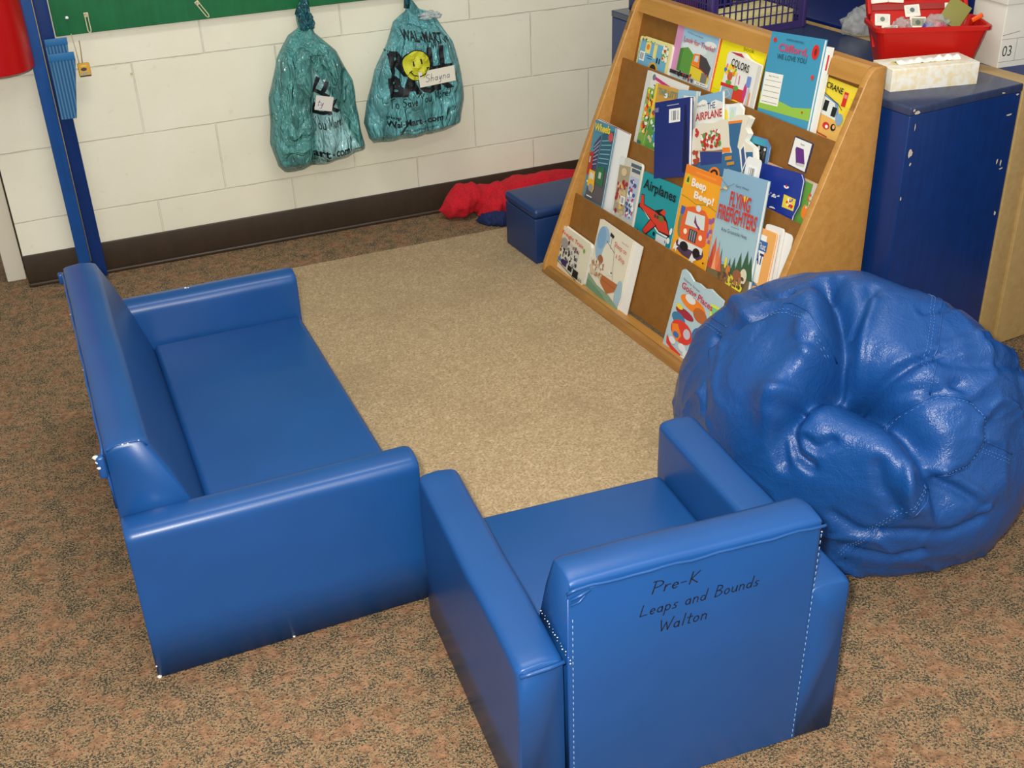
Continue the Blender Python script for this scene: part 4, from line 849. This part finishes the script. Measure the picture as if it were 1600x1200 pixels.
o = heap('sleeve', [(.645, -.07, .030, .03), (.675, -.085, .038, .045), (.72, -.09, .055, .048), (.76, -.085, .062, .046), (.80, -.085, .050, .042), (.86, -.08, .045, .045), (.95, -.07, .05, .05), (1.05, -.07, .055, .055), (1.3, -.06, .05, .05)], FLEECE, None, 1, .28, .002); o.parent = jk; o.matrix_parent_inverse = jk.matrix_world.inverted(); 
for c in [o]: c.location = (-.75, .1, 0); c.matrix_parent_inverse = Matrix()
o = heap('jacket_body', [(.76, -.12, .012, .02), (.79, -.14, .03, .035), (.83, -.13, .04, .045), (.93, -.13, .035, .04)], FLEECE, jk, 4, .25, .004); o.location = (-.75, .1, 0)
o = heap('lining', [(.74, -.15, .008, .008), (.765, -.18, .012, .022), (.80, -.20, .014, .028), (.86, -.20, .010, .02)], flat((18, 34, 78), .8), jk, 7, .3, .0012); o.location = (-.75, .1, 0)

# ------------------------------------------------------------------ blue post with fittings, green board, hooks
post = empty('wooden_post', 'blue painted wooden post of two boards standing against the wall', 'post', (-.42, -.02, 0))
box('front_board', -.040, -.006, -.028, .008, 0.0, 2.2, POLEB, post, bev=.0015)
box('side_board', -.003, .033, -.012, .010, 0.0, 2.2, BLUEP, post, bev=.0015)
stitches(post, (-.0045, -.026, .06), (-.0045, -.026, .88), 1, 'joint_gap', flat((150, 136, 110), .8), 0, .0016)
gbd = box('green_board', -.383, 1.05, -.016, -.0005, .6955, 1.75, BOARDG, None, bev=.002); tag(gbd, 'green painted hook board mounted on the white block wall', 'board')
CREAM = flat((206, 196, 160), .45)
def hook(x, z, ang, desc, long=True):
    M_ = Matrix.Translation((x, -.0165, z)) @ Matrix.Rotation(ang, 4, 'Y')
    e = empty('coat_hook', desc, 'hook', matrix=M_, group='wire hooks on the green board')
    box('back_plate', -.006, .006, -.002, 0, -.006, .006, CREAM, e, bev=.001)
    tube('wire_hook', [(-.004, -.003, .0), (-.004, -.008, -.02), (-.004, -.016, -.038), (-.002, -.020, -.043), (.002, -.020, -.043), (.004, -.016, -.038), (.004, -.008, -.02), (.004, -.003, .0), (.0, -.006, .006), (-.004, -.003, .0)], .0014, CREAM, e)
hook(-.296, .744, .0, 'leftmost cream wire hook on the green board')
hook(.001, .742, -.55, 'empty cream wire hook right of the leftmost one, tilted')
hook(.296, .742, .0, 'cream wire hook holding the left teal bag')
hook(.606, .735, .0, 'cream wire hook holding the right teal bag')
sc = bpy.data.meshes.new('x')
s = lump('push_pin', (-.346, -.020, .742), .0045, .003, .0045, flat((236, 236, 240), .15), 'silver push pin at left end of the green board', 'pin', 0, 0)
s = lump('wall_screw', (-.208, -.003, .570), .003, .002, .003, flat((190, 176, 120), .4), 'tiny brass screw in the white wall below the first hook', 'screw', 0, 0)
# corrugated blue pocket holder on the post
t_ = NT('blue_striped_board'); c_ = t_.new('ShaderNodeTexCoord'); sp_ = t_.new('ShaderNodeSeparateXYZ'); t_.link(c_.outputs['Object'], sp_.inputs[0])
w_ = t_.math('SINE', t_.math('MULTIPLY', sp_.outputs[0], 2*PI/.0085)); t_.base(t_.ramp(t_.math('ADD', t_.math('MULTIPLY', w_, .5), .5), [(.3, (36, 92, 142)), (.7, (80, 132, 172))])); t_.set(Roughness=.5); t_.bump(w_, .6, .002); STRIPE = t_.m
PB = flat((26, 104, 160), .5)
pk = empty('pocket_holder', 'blue ribbed two pocket paper holder hanging on the blue post', 'pocket holder', (-.417, -.050, .485))
def wedge(name, x0, x1, xb0, xb1, y0t, y0b, y1, z0, z1, m, parent):
    bm = bmesh.new(); v = [bm.verts.new(p) for p in ((xb0, y0b, z0), (xb1, y0b, z0), (xb1, y1, z0), (xb0, y1, z0), (x0, y0t, z1), (x1, y0t, z1), (x1, y1, z1), (x0, y1, z1))]
    for f in ((0, 1, 5, 4), (1, 2, 6, 5), (2, 3, 7, 6), (3, 0, 4, 7), (3, 2, 1, 0)): bm.faces.new([v[i] for i in f])
    o = from_bm(name, bm, [m], parent); add_mod(o, 'SOLIDIFY', thickness=.002, offset=1); return o
wedge('front_pocket', .004, .066, .000, .038, -.024, -.006, -.001, 0, .160, STRIPE, pk)
box('front_pocket_rim', .003, .067, -.027, -.0245, .160, .180, PB, pk, bev=.0006)
wedge('rear_pocket', .002, .056, .002, .040, .000, .004, .018, .02, .202, STRIPE, pk)
box('rear_pocket_rim', .001, .058, -.003, -.0005, .196, .214, PB, pk, bev=.0006)
box('back_plate', .002, .040, .0185, .021, .03, .20, flat((96, 112, 120), .5), pk, bev=.0005)
# small yellow toy on a cord beside it
ch = empty('hanging_charm', 'small yellow square charm hanging on cords beside the blue pocket holder', 'charm', (-.333, -.045, .608))
Flat(.028, .034, .0).rect((214, 160, 50), 0, 0, 1, 1).ell((60, 60, 66), .45, .42, .28, .14).rect((150, 160, 150), .15, .66, .8, .84).rect((40, 36, 30), 0, .9, 1, 1.0).ell((230, 190, 90), .5, .15, .3, .08).build('face', ch, Matrix.Translation((-.012, -.006, -.018)) @ Matrix.Rotation(math.radians(90), 4, 'X'))
box('block', -.0135, .0175, -.0055, .008, -.019, .017, flat((206, 160, 60), .5), ch, bev=.003)
tube('cord', [(-.008, 0, .015), (-.009, .004, .05), (-.012, .010, .095)], .0012, flat((190, 170, 130), .7), ch)
tube('cord', [(.0, 0, .015), (.003, .004, .045), (.005, .010, .075)], .0012, flat((150, 120, 90), .7), ch)
# red round canister by the post
bm = bmesh.new(); prof = [(0, 0), (.088, 0), (.094, .004), (.095, .012), (.095, .6), (.090, .62), (0, .625)]
N_ = 48; rings = [[bm.verts.new((r*math.cos(2*PI*i/N_), r*math.sin(2*PI*i/N_), z)) for i in range(N_)] for r, z in prof[1:-1]]
for A, B in zip(rings[:-1], rings[1:]):
    for i in range(N_): bm.faces.new((A[i], A[(i+1) % N_], B[(i+1) % N_], B[i]))
bm.faces.new(rings[0][::-1]); bm.faces.new(rings[-1])
rc = from_bm('red_canister', bm, [flat((176, 10, 12), .3)], None, True); add_mod(rc, 'EDGE_SPLIT', split_angle=.6); rc.location = (-.547, -.098, .645); tag(rc, 'glossy red cylinder mounted on the wall left of the blue post', 'canister')

# ------------------------------------------------------------------ hanging carrier bags
def film(name, rgb, pale=None):
    t = NT(name); v = t.coord((1, 1, .35)); w = t.noise(v, 17, 3, .5, 1.2); w2 = t.noise(t.coord((1, 1, .35)), 44, 2, .5, 1.0)
    c = t.ramp(w, [(.36, tuple(x*.78 for x in rgb)), (.5, rgb), (.66, tuple(min(255, x*1.10) for x in rgb))]); t.base(c)
    if pale:
        g_ = t.new('ShaderNodeTexCoord'); sx = t.new('ShaderNodeSeparateXYZ'); t.link(g_.outputs['Object'], sx.inputs[0]); X_, Z_ = sx.outputs[0], sx.outputs[2]
        def sm(x): m_ = t.math('MULTIPLY', x, 180.); m_.node.use_clamp = True; return m_
        a_ = sm(t.math('SUBTRACT', X_, t.math('ADD', .268, t.math('MULTIPLY', t.math('MAXIMUM', t.math('SUBTRACT', Z_, .3), 0.), .03))))
        b_ = sm(t.math('SUBTRACT', t.math('SUBTRACT', .418, t.math('MULTIPLY', t.math('MAXIMUM', t.math('SUBTRACT', Z_, .262), 0.), .46)), X_))
        m = t.math('MULTIPLY', a_, b_); c2 = t.ramp(w, [(.3, tuple(x*.8 for x in pale)), (.6, pale)])
        c3 = t.mix(t.math('LESS_THAN', Z_, .243), c2, lin((120, 150, 70))); c3 = t.mix(t.math('LESS_THAN', Z_, .231), c3, lin((30, 70, 120)))
        t.base(t.mix(m, c, c3))
    t.set(Roughness=.17, Alpha=.95); t.b.inputs['Transmission Weight'].default_value = .12
    rg = t.math('ABSOLUTE', t.math('SUBTRACT', w, .5)); rg2 = t.math('ABSOLUTE', t.math('SUBTRACT', w2, .5)); t.bump(t.math('ADD', t.math('MULTIPLY', rg, 2.6), t.math('ADD', w, t.math('MULTIPLY', rg2, .8))), 1.0, .022); return t.m
FILM1 = film('teal_carrier_film', (88, 154, 150), (164, 218, 218)); FILMD = film('folded_teal_film', (34, 96, 106)); FILM2 = film('teal_carrier_film_darker', (104, 176, 180))
def interp(pts, z):
    pts = sorted(pts, key=lambda p: p[1])
    if z <= pts[0][1]: return pts[0][0]
    for (x0, z0), (x1, z1) in zip(pts[:-1], pts[1:]):
        if z <= z1: f = (z-z0)/max(1e-6, z1-z0); return x0+(x1-x0)*f
    return pts[-1][0]
def carrier(Lp, Rp, ztop, zbot, dep, cleft, seed, botfn, yb=-.024):
    """closed film bag; returns bmesh"""
    bm = bmesh.new(); NZ, NS = 110, 72; rings = []
    for j in range(NZ+1):
        z = zbot+(ztop-zbot)*j/NZ; x0, x1 = interp(Lp, z), interp(Rp, z); cx, hw = (x0+x1)/2, max(.004, (x1-x0)/2)
        t = (z-zbot)/(ztop-zbot); d = dep(t); ring = []
        for i in range(NS):
            a = 2*PI*i/NS; ca, sa = math.cos(a), math.sin(a)
            x = cx+hw*ca; e = abs(sa)**.75*(1 if sa > 0 else -1)
            fold = (.5-abs(noise.noise(Vector((x*20+seed+z*6, z*6, 1)))))*.9+noise.noise(Vector((x*26+seed, z*5, 1)))*.4+(.4-abs(noise.noise(Vector((x*38-z*20, z*16+seed, 4)))))*.4
            y = yb-d-(d*e)*(1+.75*fold*(sa > 0))+ (0 if sa <= 0 else -0)
            if cleft and sa > 0: y += cleft(x, z)*d
            x += noise.noise(Vector((z*14, ca*2, seed)))*.004
            ring.append(bm.verts.new((x, min(y, -.0205 if z > .69 else -.002), z+botfn(x, t))))
        rings.append(ring)
    for A, B in zip(rings[:-1], rings[1:]):
        for i in range(NS): bm.faces.new((A[i], A[(i+1) % NS], B[(i+1) % NS], B[i]))
    bm.faces.new(rings[0][::-1]); bm.faces.new(rings[-1]); bmesh.ops.recalc_face_normals(bm, faces=bm.faces[:]); return bm
def dep(t): return .046*min(1, (t/.10)**.6)*(1 if t < .72 else max(.14, 1-(t-.72)/.2))+.004
L1 = [(.284, .716), (.269, .691), (.270, .646), (.236, .630), (.19, .574), (.153, .468), (.139, .336), (.152, .263), (.170, .236), (.19, .222)]
R1 = [(.305, .716), (.310, .686), (.311, .632), (.362, .58), (.401, .49), (.407, .393), (.417, .292), (.424, .25), (.40, .236), (.36, .222)]
b1 = empty('carrier_bag', 'teal plastic carrier bag knotted on the left hook, its side folded over the print', 'bag', (.29, -.07, .45), group='teal bags hanging on the hooks')
def place(o, root): o.parent = root; o.matrix_parent_inverse = Matrix.Translation(root.location).inverted(); return o
bm = carrier(L1, R1, .716, .222, dep, lambda x, z: .95*math.exp(-((x-.262-.10*(z-.25)*(z > .3))/.018)**2)*(z < .58)+.35*math.exp(-((x-.355+.28*(z-.36))/.02)**2), 3, lambda x, t: (1-t)**3*((x-.17)*.12))
body1 = place(from_bm('bag_body', bm, [FILM1], None, True), b1)
L2 = [(.596, .69), (.599, .657), (.553, .631), (.518, .57), (.475, .5), (.442, .407), (.428, .351), (.441, .300), (.46, .275)]
R2 = [(.617, .69), (.640, .657), (.681, .644), (.72, .564), (.745, .464), (.747, .384), (.731, .315), (.702, .283), (.66, .272)]
b2 = empty('carrier_bag', 'teal plastic carrier bag with yellow smiling face and white name label on the right hook', 'bag', (.60, -.07, .45), group='teal bags hanging on the hooks')
bm = carrier(L2, R2, .69, .272, dep, lambda x, z: .5*math.exp(-((x-.52-.25*(z-.45))/.012)**2)*(z < .62), 9, lambda x, t: (1-t)**4*((x-.45)*.03))
body2 = place(from_bm('bag_body', bm, [FILM2], None, True), b2)
# knots and handles
place(tube('handle', [(.296, -.034, .755), (.297, -.040, .735), (.298, -.038, .716), (.292, -.045, .70)], [.007, .009, .012, .016], FILMD, None, 12), b1)
place(lump('knot', (.292, -.055, .662), .020, .018, .030, FILMD, None, None, 4, .5), b1)
place(lump('knot', (.285, -.052, .690), .017, .014, .022, FILMD, None, None, 8, .5), b1)
place(tube('handle', [(.604, -.034, .755), (.606, -.040, .73), (.606, -.038, .70), (.600, -.042, .665)], [.009, .011, .011, .010], FILMD, None, 12), b2)
place(lump('handle', (.662, -.062, .640), .030, .016, .012, plastic('pale_film', (196, 206, 206), .7), None, None, 4, .6), b2)

def project(F, name, root, target, org, scale=1, rot=0, label=None, off=.0012, sub=.006, stiff=False):
    """drape flat shapes (local x,y in metres) on a bag front along +y"""
    dg = bpy.context.evaluated_depsgraph_get(); me = target.data
    bvh = BVHTree.FromPolygons([v.co[:] for v in me.vertices], [tuple(p.vertices) for p in me.polygons])
    bm = bmesh.new(); tmp = bpy.data.meshes.new('t'); tmp.from_pydata(F.V, [], F.F)
    for p, i in zip(tmp.polygons, F.I): p.material_index = i
    bm.from_mesh(tmp); bpy.data.meshes.remove(tmp)
    bmesh.ops.triangulate(bm, faces=bm.faces[:])
    for _ in range(3):
        es = [e for e in bm.edges if e.calc_length() > sub]
        if not es: break
        bmesh.ops.subdivide_edges(bm, edges=es, cuts=1); bmesh.ops.triangulate(bm, faces=bm.faces[:])
    cr_, sr_ = math.cos(rot), math.sin(rot)
    lay_, raw_ = [], []
    for v in bm.verts:
        x, y, zl = v.co; X, Z = org[0]+x*cr_-y*sr_, org[1]+x*sr_+y*cr_
        h = bvh.ray_cast(Vector((X, -1, Z)), Vector((0, 1, 0))); y0 = h[0].y if h[0] else -.06
        lay_.append(zl); raw_.append(y0)
        v.co = Vector((X, y0-off-zl*8, Z))
    if stiff:   # a stiff card touches the film only at its most forward points
        ym = min(raw_)
        for v, zl in zip(bm.verts, lay_): v.co.y = ym-.0045-zl*2
    for f in bm.faces:
        f.normal_update()
        if f.normal.y > 0: f.normal_flip()
    o = from_bm(name, bm, F.M, None); place(o, root)
    if label: o['label'] = label
    return o
PRN = (16, 20, 26)
def TF(w, h): return Flat(w, h, 0, .0001)
project(star(TF(.118, .026).text(PRN, 'WAL', 0, 0, .38, 1, bold=.03).text(PRN, 'MART', .50, 0, 1, 1, bold=.03), PRN, .44, .55, .006), 'lettering', b2, body2, (.560, .590), rot=-.16)
project(TF(.20, .075).text(PRN, 'ROLL', .06, 0, 1, 1, bold=.05), 'lettering', b2, body2, (.500, .488), rot=.03)
project(TF(.20, .062).text(PRN, 'BACK', 0, 0, 1, 1, bold=.06), 'lettering', b2, body2, (.502, .428), rot=.05)
project(TF(.16, .022).text(PRN, "We've", .0, 0, .4, 1, hand=.10), 'lettering', b2, body2, (.640, .560), rot=.25)
F = Flat(.084, .092, 0, .0002); F.ell(PRN, .5, .5, .5, .5, 28).ell((196, 196, 46), .5, .5, .47, .47, 28).line(PRN, [(.36, .34), (.37, .50)], .004).line(PRN, [(.62, .28), (.64, .44)], .004)
F.line(PRN, [(.22, .66), (.36, .80), (.55, .84), (.72, .76), (.84, .58)], .003).line(PRN, [(.16, .68), (.28, .62)], .003).line(PRN, [(.78, .56), (.9, .58)], .003)
project(F, 'smiling_face', b2, body2, (.544, .474), off=.004)
project(TF(.19, .028).text(PRN, 'To Save You More!', 0, 0, 1, 1, hand=.10), 'lettering', b2, body2, (.502, .395), rot=.10)
project(TF(.04, .012).text(PRN, 'Shop', 0, 0, 1, 1, bold=.02), 'lettering', b2, body2, (.486, .362))
project(star(star(TF(.17, .020).text(PRN, 'Wal', 0, 0, .22, 1, bold=.03).text(PRN, 'Mart', .29, 0, .60, 1, bold=.03).text(PRN, 'com', .70, .3, 1, 1, bold=.03), PRN, .255, .6, .004), PRN, .65, .6, .005), 'lettering', b2, body2, (.490, .338), rot=.04)
project(TF(.12, .008).text(PRN, 'www.walmart.com', 0, 0, 1, 1), 'lettering', b2, body2, (.520, .322), rot=.04)
F = Flat(.114, .046, 0, .0003); F.rect((222, 218, 200), 0, 0, 1, 1).text((70, 60, 120), 'Shayna', .16, .25, .86, .72, hand=.06)
project(F, 'name_label', b2, body2, (.588, .456), rot=.06, stiff=True)
project(star(TF(.105, .022).text(PRN, 'art', 0, 0, .38, 1, bold=.03).text(PRN, 'com', .56, .15, 1, 1, bold=.03), PRN, .47, .5, .006), 'lettering', b1, body1, (.258, .282), rot=.0)
project(TF(.085, .008).text(PRN, 'wal-mart.com', 0, 0, 1, 1), 'lettering', b1, body1, (.250, .266))
project(TF(.085, .034).text(PRN, 'You More!', 0, 0, 1, 1, hand=.09), 'lettering', b1, body1, (.270, .362), rot=.12)
project(TF(.085, .040).text(PRN, 'CK', 0, 0, 1, 1, bold=.06), 'lettering', b1, body1, (.268, .402), rot=.12)
project(TF(.05, .044).text(PRN, 'LL', 0, 0, 1, 1, bold=.06), 'lettering', b1, body1, (.270, .480), rot=-.5)
F = Flat(.052, .042, 0, .0003); F.rect((206, 204, 196), 0, 0, 1, 1).text((70, 60, 120), 'ty', .1, .25, .5, .7, hand=.06)
project(F, 'name_label', b1, body1, (.268, .432), rot=-.25, stiff=True)

# ------------------------------------------------------------------ bean bag
import numpy as np
BAGQ = [0.8772, -1.8645, 0.1685, 0.3353, 0.3678, 0.3046, -0.0156, -0.1635, -0.0954]
FEATS = [
    (-0.05, 0.02, [(0.791, -1.865, 0.479), (0.752, -1.939, 0.475), (0.713, -2.002, 0.449), (0.685, -2.025, 0.424), (0.651, -2.032, 0.391), (0.616, -2.026, 0.349)]),
    (0.028, 0.045, [(0.712, -1.896, 0.465), (0.692, -1.964, 0.449), (0.659, -1.998, 0.416), (0.614, -1.994, 0.369)]),
    (0.015, 0.09, [(0.61, -1.908, 0.391), (0.565, -1.925, 0.305)]),
    (-0.085, 0.065, [(0.695, -2.078, 0.397), (0.705, -2.091, 0.393)]),
    (-0.05, 0.035, [(0.705, -2.091, 0.393), (0.736, -2.14, 0.364), (0.762, -2.184, 0.312)]),
    (0.022, 0.05, [(0.62, -2.046, 0.337), (0.654, -2.079, 0.355), (0.687, -2.123, 0.342), (0.72, -2.163, 0.312), (0.743, -2.19, 0.276)]),
    (-0.022, 0.01, [(0.613, -2.028, 0.342), (0.602, -2.04, 0.306), (0.602, -2.058, 0.274), (0.615, -2.084, 0.262)]),
    (-0.016, 0.014, [(0.602, -2.011, 0.336), (0.59, -2.027, 0.289), (0.588, -2.042, 0.252)]),
    (-0.012, 0.01, [(0.614, -2.06, 0.307), (0.625, -2.082, 0.298), (0.645, -2.098, 0.314)]),
    (0.03, 0.08, [(0.844, -1.876, 0.479), (0.882, -1.955, 0.472), (0.95, -2.017, 0.44), (0.973, -2.117, 0.379)]),
    (-0.016, 0.011, [(0.691, -2.075, 0.397), (0.756, -2.087, 0.424), (0.844, -2.093, 0.433), (1.073, -2.03, 0.358)]),
    (0.012, 0.009, [(0.709, -2.074, 0.411), (0.774, -2.079, 0.434), (0.865, -2.084, 0.436), (0.97, -2.065, 0.413)]),
    (0.014, 0.011, [(0.707, -2.067, 0.414), (0.742, -2.023, 0.453), (0.785, -1.982, 0.474), (0.815, -1.954, 0.48)]),
    (-0.012, 0.01, [(0.833, -1.93, 0.481), (0.79, -1.965, 0.477), (0.755, -1.986, 0.468)]),
    (0.012, 0.011, [(0.685, -2.06, 0.403), (0.716, -2.019, 0.444), (0.759, -1.945, 0.476), (0.809, -1.857, 0.479)]),
    (-0.01, 0.01, [(0.705, -2.08, 0.403), (0.755, -2.108, 0.407), (0.812, -2.139, 0.396), (0.864, -2.142, 0.394)]),
    (-0.01, 0.012, [(0.854, -2.107, 0.423), (0.924, -2.12, 0.399), (1.044, -2.096, 0.345)]),
    (-0.008, 0.008, [(0.88, -2.011, 0.463), (0.924, -2.012, 0.451), (1.06, -1.936, 0.395)]),
    (-0.01, 0.007, [(0.727, -2.146, 0.35), (0.76, -2.141, 0.377), (0.821, -2.144, 0.391), (0.875, -2.165, 0.368), (0.897, -2.187, 0.334), (0.883, -2.208, 0.298), (0.848, -2.219, 0.269), (0.794, -2.211, 0.263)]),
    (0.012, 0.05, [(0.796, -2.189, 0.324)]),
    (-0.014, 0.012, [(0.768, -2.202, 0.269), (0.823, -2.223, 0.24), (0.879, -2.232, 0.195)]),
    (0.014, 0.012, [(0.8, -2.211, 0.269), (0.861, -2.229, 0.225), (0.888, -2.232, 0.186)]),
    (0.016, 0.009, [(0.736, -2.179, 0.295), (0.731, -2.189, 0.253), (0.74, -2.199, 0.211)]),
    (-0.014, 0.01, [(0.75, -2.193, 0.275), (0.758, -2.205, 0.235)]),
    (-0.012, 0.012, [(0.697, -2.158, 0.289), (0.702, -2.172, 0.251), (0.721, -2.189, 0.216)]),
    (-0.014, 0.01, [(0.622, -1.744, 0.364), (0.581, -1.796, 0.33), (0.551, -1.843, 0.265)]),
    (-0.022, 0.013, [(0.609, -1.778, 0.367), (0.631, -1.81, 0.403), (0.671, -1.851, 0.441), (0.705, -1.878, 0.461), (0.759, -1.896, 0.478)]),
    (-0.014, 0.009, [(0.777, -1.658, 0.404), (0.713, -1.761, 0.438), (0.704, -1.81, 0.45), (0.724, -1.83, 0.462)]),
    (0.014, 0.016, [(0.689, -1.719, 0.406), (0.648, -1.824, 0.421)]),
    (-0.01, 0.01, [(0.659, -1.968, 0.427), (0.686, -2.004, 0.434)]),
    (0.01, 0.012, [(0.678, -1.948, 0.445), (0.66, -1.97, 0.428), (0.664, -2.01, 0.415)]),
    (-0.01, 0.012, [(0.706, -2.178, 0.149), (0.756, -2.206, 0.16), (0.827, -2.225, 0.141), (0.888, -2.231, 0.158)]),
    (-0.01, 0.012, [(0.672, -2.136, 0.093), (0.729, -2.172, 0.078), (0.784, -2.203, 0.096)]),
    (-0.008, 0.01, [(0.642, -2.126, 0.173), (0.677, -2.155, 0.147), (0.703, -2.175, 0.145)]),
    (0.008, 0.03, [(0.827, -2.228, 0.195), (0.921, -2.226, 0.219)]),
]
SEAMS = [
    [(0.776, -2.211, 0.242), (0.74, -2.2, 0.204), (0.71, -2.181, 0.153), (0.68, -2.13, 0.064)],
    [(0.68, -1.866, 0.449), (0.694, -1.904, 0.457), (0.696, -1.949, 0.454), (0.693, -1.983, 0.445), (0.699, -2.013, 0.438)],
    [(1.021, -1.883, 0.437), (0.919, -2.005, 0.454), (0.858, -2.085, 0.436), (0.818, -2.125, 0.409), (0.812, -2.142, 0.392)],
    [(0.727, -2.146, 0.35), (0.76, -2.141, 0.377), (0.821, -2.144, 0.391), (0.875, -2.165, 0.368), (0.897, -2.187, 0.334), (0.883, -2.208, 0.298), (0.848, -2.219, 0.269), (0.794, -2.211, 0.263)],
    [(0.662, -1.674, 0.355), (0.636, -1.759, 0.388)],
    [(0.895, -2.204, 0.305), (0.958, -2.207, 0.263)],
]

def seg_dist(Pn, pts):
    d = None; pts = [np.array(p) for p in pts]
    if len(pts) == 1: return np.linalg.norm(Pn-pts[0], axis=1)
    for a, b in zip(pts[:-1], pts[1:]):
        ab = b-a; t = np.clip(((Pn-a) @ ab)/max(1e-9, ab @ ab), 0, 1); e = np.linalg.norm(Pn-(a+t[:, None]*ab), axis=1)
        d = e if d is None else np.minimum(d, e)
    return d
STEPS = [
    (0.036, 0.055, [(0.745, -1.945, 0.472), (0.716, -1.997, 0.452), (0.685, -2.025, 0.424), (0.651, -2.032, 0.391), (0.614, -2.026, 0.347)]),
    (0.022, 0.06, [(0.641, -2.034, 0.38), (0.686, -2.083, 0.386), (0.715, -2.125, 0.367), (0.736, -2.164, 0.327), (0.752, -2.188, 0.291), (0.768, -2.209, 0.235)]),
    (0.01, 0.03, [(0.587, -1.785, 0.337), (0.613, -1.758, 0.362), (0.631, -1.81, 0.403), (0.683, -1.872, 0.45), (0.76, -1.885, 0.477)]),
    (0.007, 0.03, [(0.857, -2.151, 0.385), (0.901, -2.181, 0.342), (0.885, -2.208, 0.297), (0.848, -2.219, 0.269), (0.789, -2.21, 0.262)]),
    (0.008, 0.03, [(0.701, -2.087, 0.394), (0.758, -2.104, 0.411), (0.842, -2.096, 0.431), (1.027, -2.057, 0.382)]),
]
def step_disp(P, N, amp, w, pts):
    best = np.full(len(P), 9.); sg = np.zeros(len(P)); pts = [np.array(p) for p in pts]
    for a, b in zip(pts[:-1], pts[1:]):
        ab = b-a; t = np.clip(((P-a) @ ab)/(ab @ ab), 0, 1); v = P-(a+t[:, None]*ab); e = np.linalg.norm(v, axis=1)
        side = np.einsum('ij,ij->i', np.cross(np.broadcast_to(ab, v.shape), v), N)/np.linalg.norm(ab); m = e < best; best = np.where(m, e, best); sg = np.where(m, side, sg)
    # the side lying to the right of the path, seen from outside, stands above the other
    return amp*np.tanh(-sg/.007)*np.exp(-(best/w)**2)
def make_bag():
    cx, cy, cz, rx, ry, rz, ro, tx, ty = BAGQ
    bm = bmesh.new(); bmesh.ops.create_icosphere(bm, subdivisions=7, radius=1)
    me = bpy.data.meshes.new('bag_shell'); bm.to_mesh(me); bm.free(); n = len(me.vertices)
    co = np.empty(n*3, dtype=np.float32); me.vertices.foreach_get('co', co); D = co.reshape(-1, 3).astype(float)
    D /= np.linalg.norm(D, axis=1)[:, None]
    x, y, z = D[:, 0]*rx, D[:, 1]*ry, cz+D[:, 2]*rz
    X = x*math.cos(ro)-y*math.sin(ro); Y = x*math.sin(ro)+y*math.cos(ro); z = z*(1+(tx*x+ty*y)/.4*(z > 0))
    low = np.clip((.12-z)/.12, 0, 1); z0 = z.copy()
    P = np.stack([X+cx, Y+cy, z], 1); N = np.stack([X/rx**2, Y/ry**2, (z-cz)/rz**2], 1); N /= np.linalg.norm(N, axis=1)[:, None]
    disp = np.zeros(n)
    for amp, w, pts in FEATS:
        d = seg_dist(P, pts); disp += amp*np.exp(-(d/w)**2)
    for amp, w, pts in STEPS: disp += step_disp(P, N, amp, w, pts)
    wr = np.empty(n)
    for i in range(n):
        p = Vector(P[i]); a = noise.noise(p*5.5+Vector((3, 1, 7))); q = p+Vector((a, noise.noise(p*5+Vector((9, 2, 1))), a))*.10
        r1 = 1-abs(noise.noise(q*9)); r2 = 1-abs(noise.noise(q*21+Vector((5, 5, 5)))); k_ = .25+.75*min(1.0, max(0.0, (noise.noise(p*3.1+Vector((4, 4, 9)))+.15)*2.2)); wr[i] = a*.014+((r1**6)*.009+(r2**5)*.0028)*k_
    disp += wr-.008
    P = P+N*disp[:, None]
    # rests on the floor: everything below the floor is pressed flat, the wall of the bag bulges a little above it
    P[:, 2] = np.where(P[:, 2] < .035, .004+np.maximum(0, P[:, 2])*.70, P[:, 2])
    P[:, 2] = np.maximum(P[:, 2], .004)
    P[:, 1] = np.minimum(P[:, 1], -1.512)
    me.vertices.foreach_set('co', P.astype(np.float32).ravel()); me.update(); smooth(me); return me, np.array([cx, cy, .10])
mat_stitch = flat((70, 116, 180), .5)
bag = empty('bean_bag_chair', 'big glossy blue vinyl bean bag slumped in creases beside the book display', 'bean bag', (BAGQ[0], BAGQ[1], 0))
bme, BC = make_bag()
bo = place(link('shell', bme, [BAGV]), bag)
bvh = BVHTree.FromPolygons([v.co[:] for v in bme.vertices], [tuple(p.vertices) for p in bme.polygons])
def on_bag(p, off=.001):
    d = (Vector(p)-Vector(BC)).normalized(); h = bvh.ray_cast(Vector(BC)+d*.8, -d)
    return (h[0]+d*off) if h[0] else Vector(p)
for k, s in enumerate(SEAMS):
    pts = []; L = 0
    for a, b in zip(s[:-1], s[1:]):
        m = max(2, int((Vector(b)-Vector(a)).length/.007))
        pts += [Vector(a).lerp(Vector(b), i/m) for i in range(m)]
    pts.append(Vector(s[-1])); Q = [on_bag(p, .0006) for p in pts]
    if len(Q) > 2: place(tube('seam', Q, .0016, BAGV, None, 6), bag)
    bm = bmesh.new()
    for off in (.012, .018) if k != 3 else (.006,):
        for i in range(0, len(Q)-1, 1):
            t = (Q[i+1]-Q[i]); nrm = (Q[i]-Vector(BC)).normalized(); sd = t.cross(nrm).normalized()*off
            a, b = on_bag(Q[i]+sd, .0007), on_bag(Q[i]+sd+t*.55, .0007); tube_bm(bm, [a, b], .0007, 4)
    place(from_bm('stitching', bm, [mat_stitch], None, True), bag)
